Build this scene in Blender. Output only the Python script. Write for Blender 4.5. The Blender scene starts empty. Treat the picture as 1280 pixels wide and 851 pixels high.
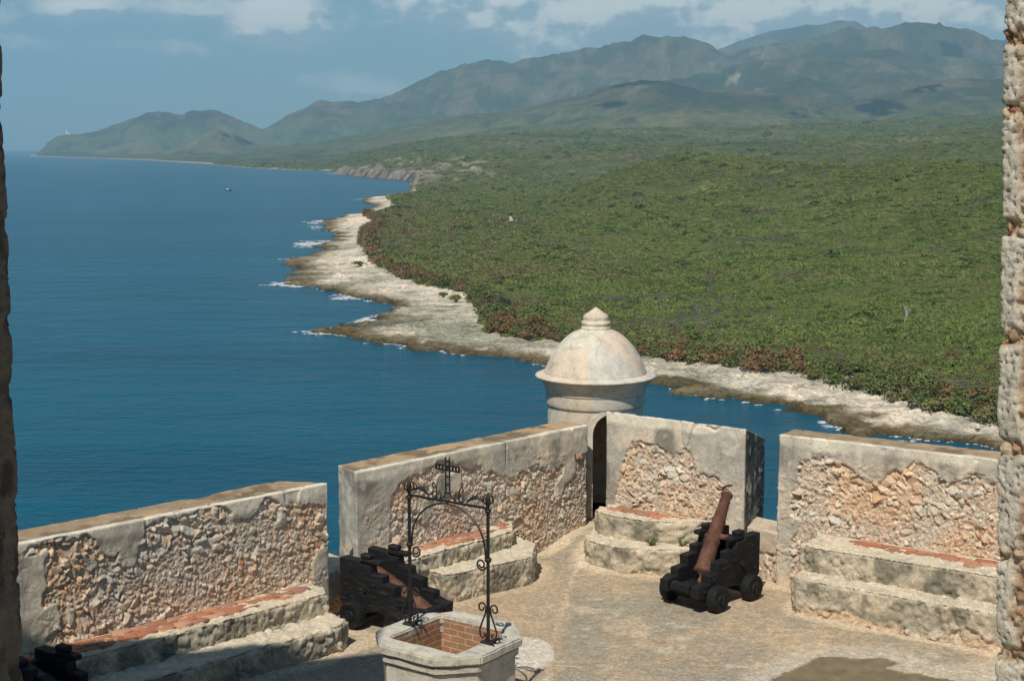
import bpy, bmesh, math, random
import numpy as np
from mathutils import Vector, Matrix

random.seed(7)
RNG = np.random.default_rng(11)
SC = bpy.context.scene
COL = SC.collection
PI = math.pi

# ------------------------------------------------------------------ camera model
W0, H0, F0 = 1280.0, 851.0, 1850.0
CAM_Z = 5.8
PITCH = math.atan((H0 / 2 - 185.0) / F0)
SEA = CAM_Z - 60.0
cp, sp = math.cos(PITCH), math.sin(PITCH)


def ray(px, py):
    u = (px - W0 / 2) / F0
    v = (py - H0 / 2) / F0
    return Vector((u, cp - v * sp, -sp - v * cp))


def on_z(px, py, z):
    d = ray(px, py)
    t = (z - CAM_Z) / d.z
    return Vector((d.x * t, d.y * t, z))


def on_y(px, py, y):
    d = ray(px, py)
    t = y / d.y
    return Vector((d.x * t, y, CAM_Z + d.z * t))


def proj(X, Y, Z):
    dz = Z - CAM_Z
    dep = Y * cp - dz * sp
    return W0 / 2 + F0 * X / dep, H0 / 2 - F0 * (Y * sp + dz * cp) / dep


cam = bpy.data.cameras.new('camera')
cam.sensor_fit = 'HORIZONTAL'
cam.sensor_width = 36.0
cam.lens = 36.0 * F0 / W0
cam.clip_start = 0.2
cam.clip_end = 200000.0
camo = bpy.data.objects.new('camera', cam)
COL.objects.link(camo)
camo.location = (0, 0, CAM_Z)
camo.rotation_euler = (PI / 2 - PITCH, 0, 0)
SC.camera = camo

# ------------------------------------------------------------------ numpy noise


def _hash(ix, iy, iz, seed):
    h = (ix.astype(np.int64) * 374761393 + iy.astype(np.int64) * 668265263 + iz.astype(np.int64) * 2147483647 + seed * 1274126177) & 0xFFFFFFFF
    h = ((h ^ (h >> 13)) * 1274126177) & 0xFFFFFFFF
    h = ((h ^ (h >> 16)) * 2246822519) & 0xFFFFFFFF
    h = h ^ (h >> 15)
    return (h & 0xFFFFFF).astype(np.float64) / 16777216.0


def vnoise(P, scale, seed=0):
    Q = np.asarray(P, float) / scale
    I = np.floor(Q).astype(np.int64)
    f = Q - I
    f = f * f * (3 - 2 * f)
    out = np.zeros(len(Q))
    for dx in (0, 1):
        wx = f[:, 0] if dx else 1 - f[:, 0]
        for dy in (0, 1):
            wy = f[:, 1] if dy else 1 - f[:, 1]
            for dz in (0, 1):
                wz = f[:, 2] if dz else 1 - f[:, 2]
                out += wx * wy * wz * _hash(I[:, 0] + dx, I[:, 1] + dy, I[:, 2] + dz, seed)
    return out


def fbm(P, scale, octv=4, seed=0, gain=.5):
    a, s, n = 1.0, 0.0, 0.0
    for k in range(octv):
        s = s + a * vnoise(P, scale / 2 ** k, seed + 17 * k)
        n += a
        a *= gain
    return s / n


def ridged(P, scale, octv=5, seed=0):
    a, s, n = 1.0, 0.0, 0.0
    for k in range(octv):
        s = s + a * (1 - np.abs(2 * vnoise(P, scale / 2 ** k, seed + 31 * k) - 1))
        n += a
        a *= .5
    return s / n


def worley(P, scale, seed=0, off=False):
    Q = np.asarray(P, float) / scale
    I = np.floor(Q).astype(np.int64)
    n = len(Q)
    f1 = np.full(n, 9.)
    f2 = np.full(n, 9.)
    idv = np.zeros(n)
    idw = np.zeros(n)
    dv_ = np.zeros((n, 3))
    for dx in (-1, 0, 1):
        for dy in (-1, 0, 1):
            for dz in (-1, 0, 1):
                c0, c1, c2 = I[:, 0] + dx, I[:, 1] + dy, I[:, 2] + dz
                r0 = _hash(c0, c1, c2, seed)
                r1 = _hash(c0, c1, c2, seed + 101)
                r2 = _hash(c0, c1, c2, seed + 202)
                d = np.sqrt((c0 + r0 - Q[:, 0]) ** 2 + (c1 + r1 - Q[:, 1]) ** 2 + (c2 + r2 - Q[:, 2]) ** 2)
                m = d < f1
                f2 = np.where(m, f1, np.minimum(f2, d))
                f1 = np.where(m, d, f1)
                idv = np.where(m, r0 * .5 + r1 * .5, idv)
                idw = np.where(m, _hash(c0, c1, c2, seed + 303), idw)
                if off:
                    dv_[m] = np.stack([Q[:, 0] - c0 - r0, Q[:, 1] - c1 - r1, Q[:, 2] - c2 - r2], 1)[m]
    return (f1, f2, idv, idw, dv_) if off else (f1, f2, idv, idw)


def sstep(x, a, b):
    t = np.clip((x - a) / (b - a), 0, 1)
    return t * t * (3 - 2 * t)


def lerp3(a, b, t):
    a = np.asarray(a, float)
    b = np.asarray(b, float)
    t = np.asarray(t)[..., None]
    return a * (1 - t) + b * t


# ------------------------------------------------------------------ object helpers
def tag(o, label=None, cat=None, group=None, kind=None):
    if label: o['label'] = label
    if cat: o['category'] = cat
    if group: o['group'] = group
    if kind: o['kind'] = kind
    return o


def link(name, me, mats=None, parent=None, smooth=False):
    o = bpy.data.objects.new(name, me)
    COL.objects.link(o)
    if mats is not None:
        for m in (mats if isinstance(mats, (list, tuple)) else [mats]):
            me.materials.append(m)
    if parent is not None:
        o.parent = parent
        o.matrix_parent_inverse = Matrix.Identity(4)
    if smooth:
        me.polygons.foreach_set('use_smooth', [True] * len(me.polygons))
    return o


def empty(name, loc=(0, 0, 0), rz=0.0, parent=None):
    o = bpy.data.objects.new(name, None)
    o.empty_display_size = .2
    COL.objects.link(o)
    o.location = loc
    o.rotation_euler = (0, 0, rz)
    if parent is not None:
        o.parent = parent
    return o


def mesh_np(name, V, Fq, col=None, attr=None):
    """mesh from numpy verts and an (n,4) or (n,3) int face array"""
    me = bpy.data.meshes.new(name)
    V = np.asarray(V, np.float32)
    Fq = np.asarray(Fq, np.int32)
    k = Fq.shape[1]
    me.vertices.add(len(V))
    me.vertices.foreach_set('co', V.ravel())
    me.loops.add(Fq.size)
    me.loops.foreach_set('vertex_index', Fq.ravel())
    me.polygons.add(len(Fq))
    me.polygons.foreach_set('loop_start', np.arange(0, Fq.size, k, dtype=np.int32))
    me.update(calc_edges=True)
    if col is not None: set_col(me, col)
    return me


def set_col(me, col):
    c = np.ones((len(col), 4), np.float32)
    c[:, :3] = np.clip(col, 0, 1)
    a = me.color_attributes.new('Col', 'FLOAT_COLOR', 'POINT')
    a.data.foreach_set('color', c.ravel())


class MB:
    """collects shapes into one mesh"""
    def __init__(s):
        s.v, s.f = [], []

    def add(s, vs, fs, M=None):
        b = len(s.v)
        for v in vs:
            v = Vector(v)
            s.v.append(tuple(M @ v) if M is not None else tuple(v))
        for f in fs:
            s.f.append(tuple(i + b for i in f))

    def box(s, c, size, M=None, ch=0.0):
        bm = bmesh.new()
        bmesh.ops.create_cube(bm, size=1.0)
        bmesh.ops.scale(bm, vec=size, verts=bm.verts)
        if ch > 0:
            bmesh.ops.bevel(bm, geom=list(bm.edges), offset=ch, segments=1, affect='EDGES')
        bmesh.ops.translate(bm, vec=c, verts=bm.verts)
        bm.verts.index_update()
        s.add([v.co for v in bm.verts], [[v.index for v in f.verts] for f in bm.faces], M)
        bm.free()

    def prism(s, poly, y0, y1, M=None, axis='y', ch=0.0):
        """poly in (x,z) extruded along y, or (x,y) along z"""
        bm = bmesh.new()
        if axis == 'y':
            vs = [bm.verts.new((p[0], y0, p[1])) for p in poly]
            d = (0, y1 - y0, 0)
        else:
            vs = [bm.verts.new((p[0], p[1], y0)) for p in poly]
            d = (0, 0, y1 - y0)
        f = bm.faces.new(vs)
        r = bmesh.ops.extrude_face_region(bm, geom=[f])
        bmesh.ops.translate(bm, vec=d, verts=[e for e in r['geom'] if isinstance(e, bmesh.types.BMVert)])
        bmesh.ops.recalc_face_normals(bm, faces=bm.faces)
        if ch > 0:
            bmesh.ops.bevel(bm, geom=list(bm.edges), offset=ch, segments=1, affect='EDGES')
        bm.verts.index_update()
        s.add([v.co for v in bm.verts], [[v.index for v in f.verts] for f in bm.faces], M)
        bm.free()

    def lathe(s, prof, n=24, M=None, caps=True):
        """prof list of (r,z) about z"""
        vs, fs = [], []
        for r, z in prof:
            for k in range(n):
                a = 2 * PI * k / n
                vs.append((r * math.cos(a), r * math.sin(a), z))
        for i in range(len(prof) - 1):
            for k in range(n):
                k2 = (k + 1) % n
                fs.append((i * n + k, i * n + k2, (i + 1) * n + k2, (i + 1) * n + k))
        if caps:
            fs.append(tuple(range(n - 1, -1, -1)))
            fs.append(tuple((len(prof) - 1) * n + k for k in range(n)))
        s.add(vs, fs, M)

    def tube(s, pts, r, n=7, M=None):
        pts = [Vector(p) for p in pts]
        rs = r if isinstance(r, (list, tuple)) else [r] * len(pts)
        vs, fs = [], []
        up = Vector((0.13, 0.27, 1)).normalized()
        t0 = (pts[1] - pts[0]).normalized()
        if abs(t0.dot(up)) > .95: up = Vector((1, .2, 0)).normalized()
        nrm = (up - t0 * up.dot(t0)).normalized()
        for i, p in enumerate(pts):
            a = pts[max(i - 1, 0)]
            b = pts[min(i + 1, len(pts) - 1)]
            t = (b - a).normalized()
            nrm = (nrm - t * nrm.dot(t)).normalized()
            bi = t.cross(nrm)
            for k in range(n):
                an = 2 * PI * k / n
                vs.append(p + (nrm * math.cos(an) + bi * math.sin(an)) * rs[i])
        for i in range(len(pts) - 1):
            for k in range(n):
                k2 = (k + 1) % n
                fs.append((i * n + k, i * n + k2, (i + 1) * n + k2, (i + 1) * n + k))
        fs.append(tuple(range(n - 1, -1, -1)))
        fs.append(tuple((len(pts) - 1) * n + k for k in range(n)))
        s.add(vs, fs, M)

    def build(s, name, mat, parent=None, smooth=False, M=None):
        me = bpy.data.meshes.new(name)
        me.from_pydata(s.v, [], s.f)
        if M is not None: me.transform(M)
        me.update()
        return link(name, me, mat, parent, smooth)


def remeshed(me, vox):
    """voxel remesh of a closed mesh -> (verts, quads, normals)"""
    o = bpy.data.objects.new('tmp', me)
    COL.objects.link(o)
    m = o.modifiers.new('r', 'REMESH')
    m.mode = 'VOXEL'
    m.voxel_size = vox
    m.adaptivity = 0
    dg = bpy.context.evaluated_depsgraph_get()
    ev = o.evaluated_get(dg)
    m2 = bpy.data.meshes.new_from_object(ev)
    V = np.zeros(len(m2.vertices) * 3, np.float32)
    m2.vertices.foreach_get('co', V)
    N = np.zeros(len(m2.vertices) * 3, np.float32)
    m2.vertex_normals.foreach_get('vector', N)
    nl = len(m2.loops)
    L = np.zeros(nl, np.int32)
    m2.loops.foreach_get('vertex_index', L)
    ok = nl == 4 * len(m2.polygons)
    V = V.reshape(-1, 3).astype(float)
    N = N.reshape(-1, 3).astype(float)
    if ok:
        Fq = L.reshape(-1, 4)
    else:
        Fq = np.array([list(p.vertices)[:4] if len(p.vertices) >= 4 else list(p.vertices) + [p.vertices[-1]] for p in m2.polygons])
    bpy.data.objects.remove(o)
    bpy.data.meshes.remove(m2)
    return V, Fq, N


def hull_mesh(poly, z0, z1, tops=None):
    """vertical prism over an xy polygon; z0/z1 scalars, tops: per-vertex top z"""
    n = len(poly)
    vs = [(p[0], p[1], z0) for p in poly] + [(p[0], p[1], tops[i] if tops else z1) for i, p in enumerate(poly)]
    fs = [tuple(range(n - 1, -1, -1)), tuple(range(n, 2 * n))]
    for i in range(n):
        j = (i + 1) % n
        fs.append((i, j, n + j, n + i))
    me = bpy.data.meshes.new('hull')
    me.from_pydata(vs, [], fs)
    bm = bmesh.new()
    bm.from_mesh(me)
    bmesh.ops.recalc_face_normals(bm, faces=bm.faces)
    bm.to_mesh(me)
    bm.free()
    return me


# ------------------------------------------------------------------ materials
def newmat(name):
    m = bpy.data.materials.new(name)
    m.use_nodes = True
    nt = m.node_tree
    b = nt.nodes['Principled BSDF']
    b.inputs['Roughness'].default_value = .85
    b.inputs['Specular IOR Level'].default_value = .25
    return m, nt, b


def N_(nt, t, **kw):
    n = nt.nodes.new(t)
    for k, v in kw.items():
        if k in n.inputs: n.inputs[k].default_value = v
        else: setattr(n, k, v)
    return n


def mixc(nt, a, b, f, mode='MIX'):
    n = nt.nodes.new('ShaderNodeMix')
    n.data_type = 'RGBA'
    n.blend_type = mode
    n.clamp_result = False
    for sock, val in ((n.inputs[0], f), (n.inputs[6], a), (n.inputs[7], b)):
        if hasattr(val, 'is_linked'): nt.links.new(val, sock)
        elif isinstance(val, (int, float)): sock.default_value = val
        else: sock.default_value = (*val, 1)
    return n.outputs[2]


def ramp(nt, src, stops):
    n = nt.nodes.new('ShaderNodeValToRGB')
    e = n.color_ramp.elements
    while len(e) < len(stops): e.new(.5)
    for i, (p, c) in enumerate(stops):
        e[i].position = p
        e[i].color = (*c, 1) if not isinstance(c, (int, float)) else (c, c, c, 1)
    nt.links.new(src, n.inputs[0])
    return n.outputs[0]


def noise(nt, scale, detail=4, rough=.55, coord=None, dim='3D'):
    n = nt.nodes.new('ShaderNodeTexNoise')
    n.inputs['Scale'].default_value = scale
    n.inputs['Detail'].default_value = detail
    n.inputs['Roughness'].default_value = rough
    if coord is not None: nt.links.new(coord, n.inputs['Vector'])
    return n.outputs[0]


def wpos(nt):
    return nt.nodes.new('ShaderNodeNewGeometry').outputs['Position']


def objco(nt):
    return nt.nodes.new('ShaderNodeTexCoord').outputs['Object']


def bump(nt, bsdf, h, strength=.5, dist=.01):
    n = nt.nodes.new('ShaderNodeBump')
    n.inputs['Strength'].default_value = strength
    n.inputs['Distance'].default_value = dist
    nt.links.new(h, n.inputs['Height'])
    nt.links.new(n.outputs[0], bsdf.inputs['Normal'])


def mat_painted(name, fine=60., amt=.35, bstr=.5, bdist=.008, rough=.9, fine2=9., spec=.2):
    """per-vertex stone colour x fine procedural grain"""
    m, nt, b = newmat(name)
    at = nt.nodes.new('ShaderNodeAttribute')
    at.attribute_name = 'Col'
    p = wpos(nt)
    n1 = noise(nt, fine, 5, .65, p)
    g = ramp(nt, n1, [(.3, 1 - amt), (.7, 1 + amt)])
    c = mixc(nt, at.outputs['Color'], g, 1.0, 'MULTIPLY')
    n2 = noise(nt, fine2, 4, .6, p)
    g2 = ramp(nt, n2, [(.3, 1 - amt * .5), (.7, 1 + amt * .4)])
    c = mixc(nt, c, g2, 1.0, 'MULTIPLY')
    nt.links.new(c, b.inputs['Base Color'])
    b.inputs['Roughness'].default_value = rough
    b.inputs['Specular IOR Level'].default_value = spec
    bump(nt, b, n1, bstr, bdist)
    return m


def mat_simple(name, base, rough=.8, var=.25, scale=20., bstr=.3, bdist=.004, second=None, metal=0., spec=.25):
    m, nt, b = newmat(name)
    p = objco(nt)
    n1 = noise(nt, scale, 5, .6, p)
    dark = tuple(x * (1 - var) for x in base)
    lite = second or tuple(min(1, x * (1 + var)) for x in base)
    c = ramp(nt, n1, [(.32, dark), (.68, lite)])
    nt.links.new(c, b.inputs['Base Color'])
    b.inputs['Roughness'].default_value = rough
    b.inputs['Metallic'].default_value = metal
    b.inputs['Specular IOR Level'].default_value = spec
    bump(nt, b, noise(nt, scale * 3, 4, .6, p), bstr, bdist)
    return m
# =================================================================== FORTRESS
HA, HC = 1.75, 2.05
UP = np.array([0, 0, 1.])
L_DIR = Vector((.32, .95, 0)).normalized()
SUN_EL = math.radians(54)

CREAM = (.60, .51, .385)
WHITE = (.66, .60, .48)
GREYP = (.40, .37, .31)
STAIN = (.20, .185, .155)
TAN = (.47, .36, .24)


class Frame:
    def __init__(s, a, b):
        s.o = np.array([a.x, a.y])
        d = np.array([b.x - a.x, b.y - a.y])
        s.len = float(np.hypot(*d))
        s.d = d / s.len
        s.n = np.array([s.d[1], -s.d[0]])          # towards the courtyard

    def w(s, S, n):
        return tuple(s.o + s.d * S + s.n * n)

    def loc(s, P):
        q = P[:, :2] - s.o
        return q @ s.d, q @ s.n


FA = Frame(on_z(20, 680, HA), on_z(411, 603, HA))
FB = Frame(on_z(445, 590, HA), on_z(735, 531, HA))
FC = Frame(on_z(758, 514, HC), on_z(933, 536, HC))
FD = Frame(on_z(974, 543, HC), on_z(1243, 574, HC))

M_STONE = mat_painted('weathered_masonry', 55, .28, .55, .010)
M_BENCH = mat_painted('bench_stone', 45, .3, .7, .012)


def rubble(P, seed, scale=.088, tint=0.):
    Q = P + (np.stack([fbm(P, .22, 2, seed + k) for k in (1, 2, 3)], 1) - .5) * .14
    Q = Q + (np.stack([fbm(P, .035, 2, seed + k) for k in (4, 5, 6)], 1) - .5) * .034
    Q = Q * np.array([1, 1, 1.3])
    size = fbm(P, .26, 3, seed + 55)
    res = []
    for sc_, sd_ in ((scale * 1.75, 0), (scale, 19), (scale * .52, 9)):
        f1, f2, i, j, o = worley(Q, sc_, seed + sd_, True)
        res.append((f2 - f1, i, j, o * sc_ / scale))
    k0 = size > .60
    k2 = size < .47
    pick = lambda n: np.where(k0 if res[0][n].ndim == 1 else k0[:, None], res[0][n], np.where(k2 if res[0][n].ndim == 1 else k2[:, None], res[2][n], res[1][n]))
    edge, idc, idd, of = pick(0), pick(1), pick(2), pick(3)
    tv = np.stack([np.sin(idc * 91.7 + idd * 13), np.sin(idc * 57.3 + 2 + idd * 31), np.sin(idd * 77.1 + 4)], 1)
    tilt = (of * tv).sum(1) * .040
    dome = np.clip(edge / .16, 0, 1) ** .75
    amp = np.where(k0, .036, np.where(k2, .018, .028))
    disp = -.036 + amp * dome * (.25 + 1.0 * idd) + tilt * dome + (fbm(P, .035, 3, seed + 3) - .5) * .020
    pal = np.array([(.60, .52, .39), (.56, .43, .32), (.52, .47, .39), (.58, .41, .28), (.66, .59, .47), (.53, .44, .33), (.60, .47, .34), (.47, .385, .29)])
    big = fbm(P, .8, 3, seed + 71)
    k = (idc * 7.999).astype(int)
    c = (pal[k] * .8 + np.array((.56, .45, .335)) * .2) * (.84 + .32 * idd)[:, None]
    red = (idd > .985)
    c = np.where(red[:, None], np.array([(.44, .22, .13)]), c)
    mort = np.array((.47, .365, .26))
    gapc = sstep(dome, .05, .55)
    c = lerp3(np.broadcast_to(mort, c.shape), c, gapc)
    dirt = (1 - gapc) * sstep(fbm(P, .12, 3, seed + 61), .42, .6)
    c = lerp3(c, np.broadcast_to((.20, .15, .10), c.shape), dirt * .7)
    warm = lerp3(np.broadcast_to((.97, .98, 1.0), c.shape), np.broadcast_to((1.06, .93, .82), c.shape), sstep(big, .42, .66))
    c = c * warm
    return disp, c


def plaster(P, seed):
    a = fbm(P, .55, 4, seed)
    b = fbm(P, .12, 4, seed + 4)
    c = lerp3(np.broadcast_to(GREYP, P.shape), np.broadcast_to(CREAM, P.shape), sstep(a, .40, .66))
    d = fbm(P * np.array([1, 1, .35]), .3, 4, seed + 8)
    c = lerp3(c, np.broadcast_to(STAIN, P.shape), sstep(d, .51, .68) * .85)
    c = lerp3(c, np.broadcast_to(WHITE, P.shape), sstep(b, .58, .70) * .5)
    disp = (b - .5) * .018 + (a - .5) * .02
    return disp, c


def parapet(F, s0, s1, h, thick, pdepth, seed, label, slope=0., taper0=0., taper1=0., extra=None, vox=.0145, group=None, blackend=0., relief=1.):
    poly = [F.w(s0, 0), F.w(s1, 0), F.w(s1 - taper1, -thick), F.w(s0 + taper0, -thick)]
    zb = -.12
    me = hull_mesh(poly, zb, h, [h, h, h - slope, h - slope])
    V, Q, N = remeshed(me, vox)
    s, n = F.loc(V)
    z = V[:, 2]
    face = N[:, :2] @ F.n
    xs, ys = zip(*pdepth)
    pd = np.interp(s, xs, ys)
    q = (h - z) - pd + (fbm(V, .30, 4, seed + 5) - .5) * .36 + .12
    q = q + (fbm(V, .07, 3, seed + 15) - .5) * .10
    pm = 1 - sstep(q, -.010, .010)
    patch = fbm(V, .45, 3, seed + 6)
    pm = np.maximum(pm, sstep(patch, .655, .67))
    if extra is not None: pm = np.maximum(pm, extra(s, n, z, V))
    pm = np.where((face < .55) & (n < -.03), 1.0, pm)
    rd, rc = rubble(V, seed, .08)
    rd = -.02 + (rd + .02) * relief
    pdp, pc = plaster(V, seed + 40)
    # pale worn coping along the top edge
    lipn = fbm(V, .5, 3, seed + 60)
    lip = (1 - sstep(h - z, .05 + .10 * lipn, .10 + .16 * lipn)) * sstep(n, -.10, -.03)
    pc = lerp3(pc, np.broadcast_to((.70, .63, .50), pc.shape), lip * (.5 + .5 * sstep(lipn, .35, .6)))
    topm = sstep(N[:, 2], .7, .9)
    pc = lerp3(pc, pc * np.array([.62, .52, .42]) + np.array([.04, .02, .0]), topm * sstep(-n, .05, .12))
    # the broken edge of the plaster catches dirt
    edgeb = np.exp(-((q - .004) / .02) ** 2) * (face > .55)
    pc = lerp3(pc, np.broadcast_to((.22, .19, .15), pc.shape), edgeb * .35)
    rough_p = sstep(fbm(V, .6, 3, seed + 81), .42, .62)
    pc = lerp3(pc, pc * .75 + rc * .25, rough_p * sstep(h - z, .12, .25))
    pdp = pdp + (rd + .03) * .35 * rough_p * sstep(h - z, .10, .25)
    disp = rd * (1 - pm) + pdp * pm - .02 * edgeb * (lip > .5)
    # vertical cracks through the coping
    cr = np.abs(fbm(V * np.array([1, 1, .25]), .9, 3, seed + 77) - .5)
    crk = (cr < .006) & (h - z < .35) & (pm > .5)
    disp = disp - .02 * crk
    chips = worley(V, .22, seed + 12)
    disp = disp - .03 * sstep(.28 - chips[0], 0, .2) * sstep(chips[2], .6, .7) * sstep(.14 - (h - z), 0, .1)
    # the end flank of the gun opening is coloured near black in patches
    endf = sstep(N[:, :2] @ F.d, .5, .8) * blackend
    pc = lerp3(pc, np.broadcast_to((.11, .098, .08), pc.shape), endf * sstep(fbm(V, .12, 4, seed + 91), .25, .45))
    col = lerp3(rc, pc, pm)
    # darker and browner towards the foot
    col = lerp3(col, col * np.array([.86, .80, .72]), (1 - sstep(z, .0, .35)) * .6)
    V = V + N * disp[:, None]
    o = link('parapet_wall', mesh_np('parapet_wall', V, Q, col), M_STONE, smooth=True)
    tag(o, label, 'wall', group)
    return o


def exA(s, n, z, V):
    f = fbm(V, .35, 4, 301)
    return np.maximum((1 - sstep(s + (f - .5) * .6, .34, .40)) * sstep(fbm(V, .22, 3, 303), .36, .40), sstep(s + (f - .5) * .2, 3.78, 3.82) * (z < .95))


def exB(s, n, z, V):
    f = fbm(V, .25, 4, 311)
    return 1 - sstep(s + (f - .5) * .2, .50, .53)


def exC(s, n, z, V):
    f = fbm(V, .2, 4, 321)
    return np.maximum(1 - sstep(s + (f - .5) * .16, .12, .15), sstep(s + (f - .5) * .22, 1.98, 2.02))


def exD(s, n, z, V):
    f = fbm(V, .25, 4, 331)
    return 1 - sstep(s + (f - .5) * .22, .20, .23)


GW = 'parapet walls of the gun terrace'
parapet(FA, -1.6, FA.len, HA, .52, [(-1.6, .4), (0, .2), (.8, .18), (1.0, .45), (1.35, .4), (1.6, .14), (2.3, .18), (2.6, .22), (2.8, .34), (3.1, .18), (3.4, .28), (3.75, .4), (4.1, .5)],
        1, 'long parapet wall at the left with pale coping over bare rubble', extra=exA, group=GW, taper1=.38, relief=.62)
parapet(FB, 0, FB.len, HA, .50, [(0, 2), (.45, 2), (.6, .5), (.9, .3), (1.5, .22), (1.8, .28), (2.2, .42), (2.8, .60), (3.6, .62), (4.2, .55), (4.6, .5)],
        2, 'parapet wall behind the iron well frame, running up to the dark turret doorway', extra=exB, group=GW, taper0=.12, relief=.72)
parapet(FC, 0, FC.len, HC, .95, [(0, 1.8), (.18, 1.3), (.3, .85), (.45, .42), (.9, .5), (1.1, .6), (1.4, .55), (1.5, .85), (1.75, .8), (1.95, .9), (2.3, .8)],
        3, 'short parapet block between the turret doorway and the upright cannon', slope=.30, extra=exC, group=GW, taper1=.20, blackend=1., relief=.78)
parapet(FD, 0, 4.6, HC, .50, [(0, 2), (.15, 1.2), (.3, .45), (.5, .35), (.9, .42), (1.2, .52), (1.4, .54), (1.5, .38), (1.9, .34), (2.4, .42), (4.6, .42)],
        4, 'parapet wall at the right, above the narrow brick strip, partly behind the sunlit pier', extra=exD, group=GW, relief=.78)


# ---- low sills closing the two gun openings
def sill(Fa, Fb, h, seed, label):
    a = Fa.w(Fa.len + .012, -.06)
    b = Fb.w(-.012, -.06)
    c = Fb.w(.05, -.62)
    d = Fa.w(Fa.len - .15, -.62)
    me = hull_mesh([a, b, c, d], -.12, h)
    V, Q, N = remeshed(me, .018)
    rd, rc = rubble(V, seed)
    pdp, pc = plaster(V, seed + 3)
    q = h - V[:, 2] - .28 + (fbm(V, .25, 3, seed) - .5) * .3
    pm = 1 - sstep(q, -.01, .02)
    col = lerp3(rc, lerp3(pc, np.broadcast_to((.56, .43, .30), pc.shape), .55), pm)
    V = V + N * ((rd * .8) * (1 - pm) + pdp * pm)[:, None]
    o = link('embrasure_sill', mesh_np('embrasure_sill', V, Q, col), M_STONE, smooth=True)
    tag(o, label, 'wall')


sill(FA, FB, .58, 21, 'low stone sill closing the gap in the wall left of the black gun carriage')
sill(FC, FD, .70, 22, 'low pinkish stone sill closing the gap behind the upright cannon')


# ---- stepped firing benches
def limestone(P, N, seed, rough=1.0):
    a = fbm(P, .30, 4, seed)
    b = fbm(P, .07, 4, seed + 4)
    w = worley(P, .045, seed + 9)
    w2 = worley(P, .11, seed + 10)
    pz = sstep(fbm(P, .28, 2, seed + 31), .40, .58)
    pits = sstep(.45 - w[0], 0, .3) * pz
    lump = np.clip((w2[1] - w2[0]) / .4, 0, 1) ** .7 * (.4 + .8 * w2[3])
    lz = sstep(fbm(P, .4, 3, seed + 33), .45, .58)
    disp = (a - .5) * .075 * rough + (b - .5) * .055 * rough - pits * .018 * rough + (lump - .5) * .03 * lz * rough
    col = lerp3(np.broadcast_to((.37, .335, .265), P.shape), np.broadcast_to((.53, .46, .345), P.shape), sstep(a, .36, .62))
    st = fbm(P * np.array([1, 1, .6]), .22, 5, seed + 13)
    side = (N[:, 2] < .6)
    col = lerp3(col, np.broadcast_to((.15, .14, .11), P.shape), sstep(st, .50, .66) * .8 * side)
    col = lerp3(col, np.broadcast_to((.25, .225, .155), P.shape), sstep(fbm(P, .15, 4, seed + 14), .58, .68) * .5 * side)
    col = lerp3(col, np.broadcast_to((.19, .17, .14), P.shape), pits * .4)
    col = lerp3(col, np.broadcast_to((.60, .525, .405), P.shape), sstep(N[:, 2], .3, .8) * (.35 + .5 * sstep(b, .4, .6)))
    return disp, col


M_BRICK = mat_painted('tread_brick', 70, .25, .5, .006)


def bench_step(F, poly, z0, z1, seed, name, parent, foot=0., rough=1.0, vox=.02, edge=None):
    me = hull_mesh([F.w(*p) for p in poly], z0, z1)
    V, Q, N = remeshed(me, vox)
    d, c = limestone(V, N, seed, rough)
    s, n = F.loc(V)
    z = V[:, 2]
    # rounded, worn front edge
    if foot > 0:
        rd, rc = rubble(V, seed + 70, .09)
        rc = rc * .6 + np.array((.52, .45, .34)) * .4
        q = (z - z0) - foot + (fbm(V, .3, 3, seed + 2) - .5) * .34
        m = (1 - sstep(q, -.015, .02)) * (N[:, 2] < .5)
        d = d * (1 - m) + (rd * .8) * m
        c = lerp3(c, rc, m)
    wear = sstep(z, z1 - .06, z1) * (N[:, 2] < .85) * (N[:, 2] > .1)
    d = d - wear * .06 * vnoise(V, .12, seed + 3)
    back = n < .02
    d = np.where(back, 0, d)
    c = lerp3(c, c * np.array([1.02, .95, .84]), .4)
    V = V + N * d[:, None]
    V[:, 2] = np.minimum(V[:, 2], z1 + .012)
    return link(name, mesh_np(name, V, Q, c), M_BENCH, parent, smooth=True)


def inpoly(x, y, poly):
    r = False
    n = len(poly)
    for i in range(n):
        x1, y1 = poly[i]
        x2, y2 = poly[(i + 1) % n]
        if (y1 > y) != (y2 > y) and x < (x2 - x1) * (y - y1) / (y2 - y1) + x1: r = not r
    return r


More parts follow.
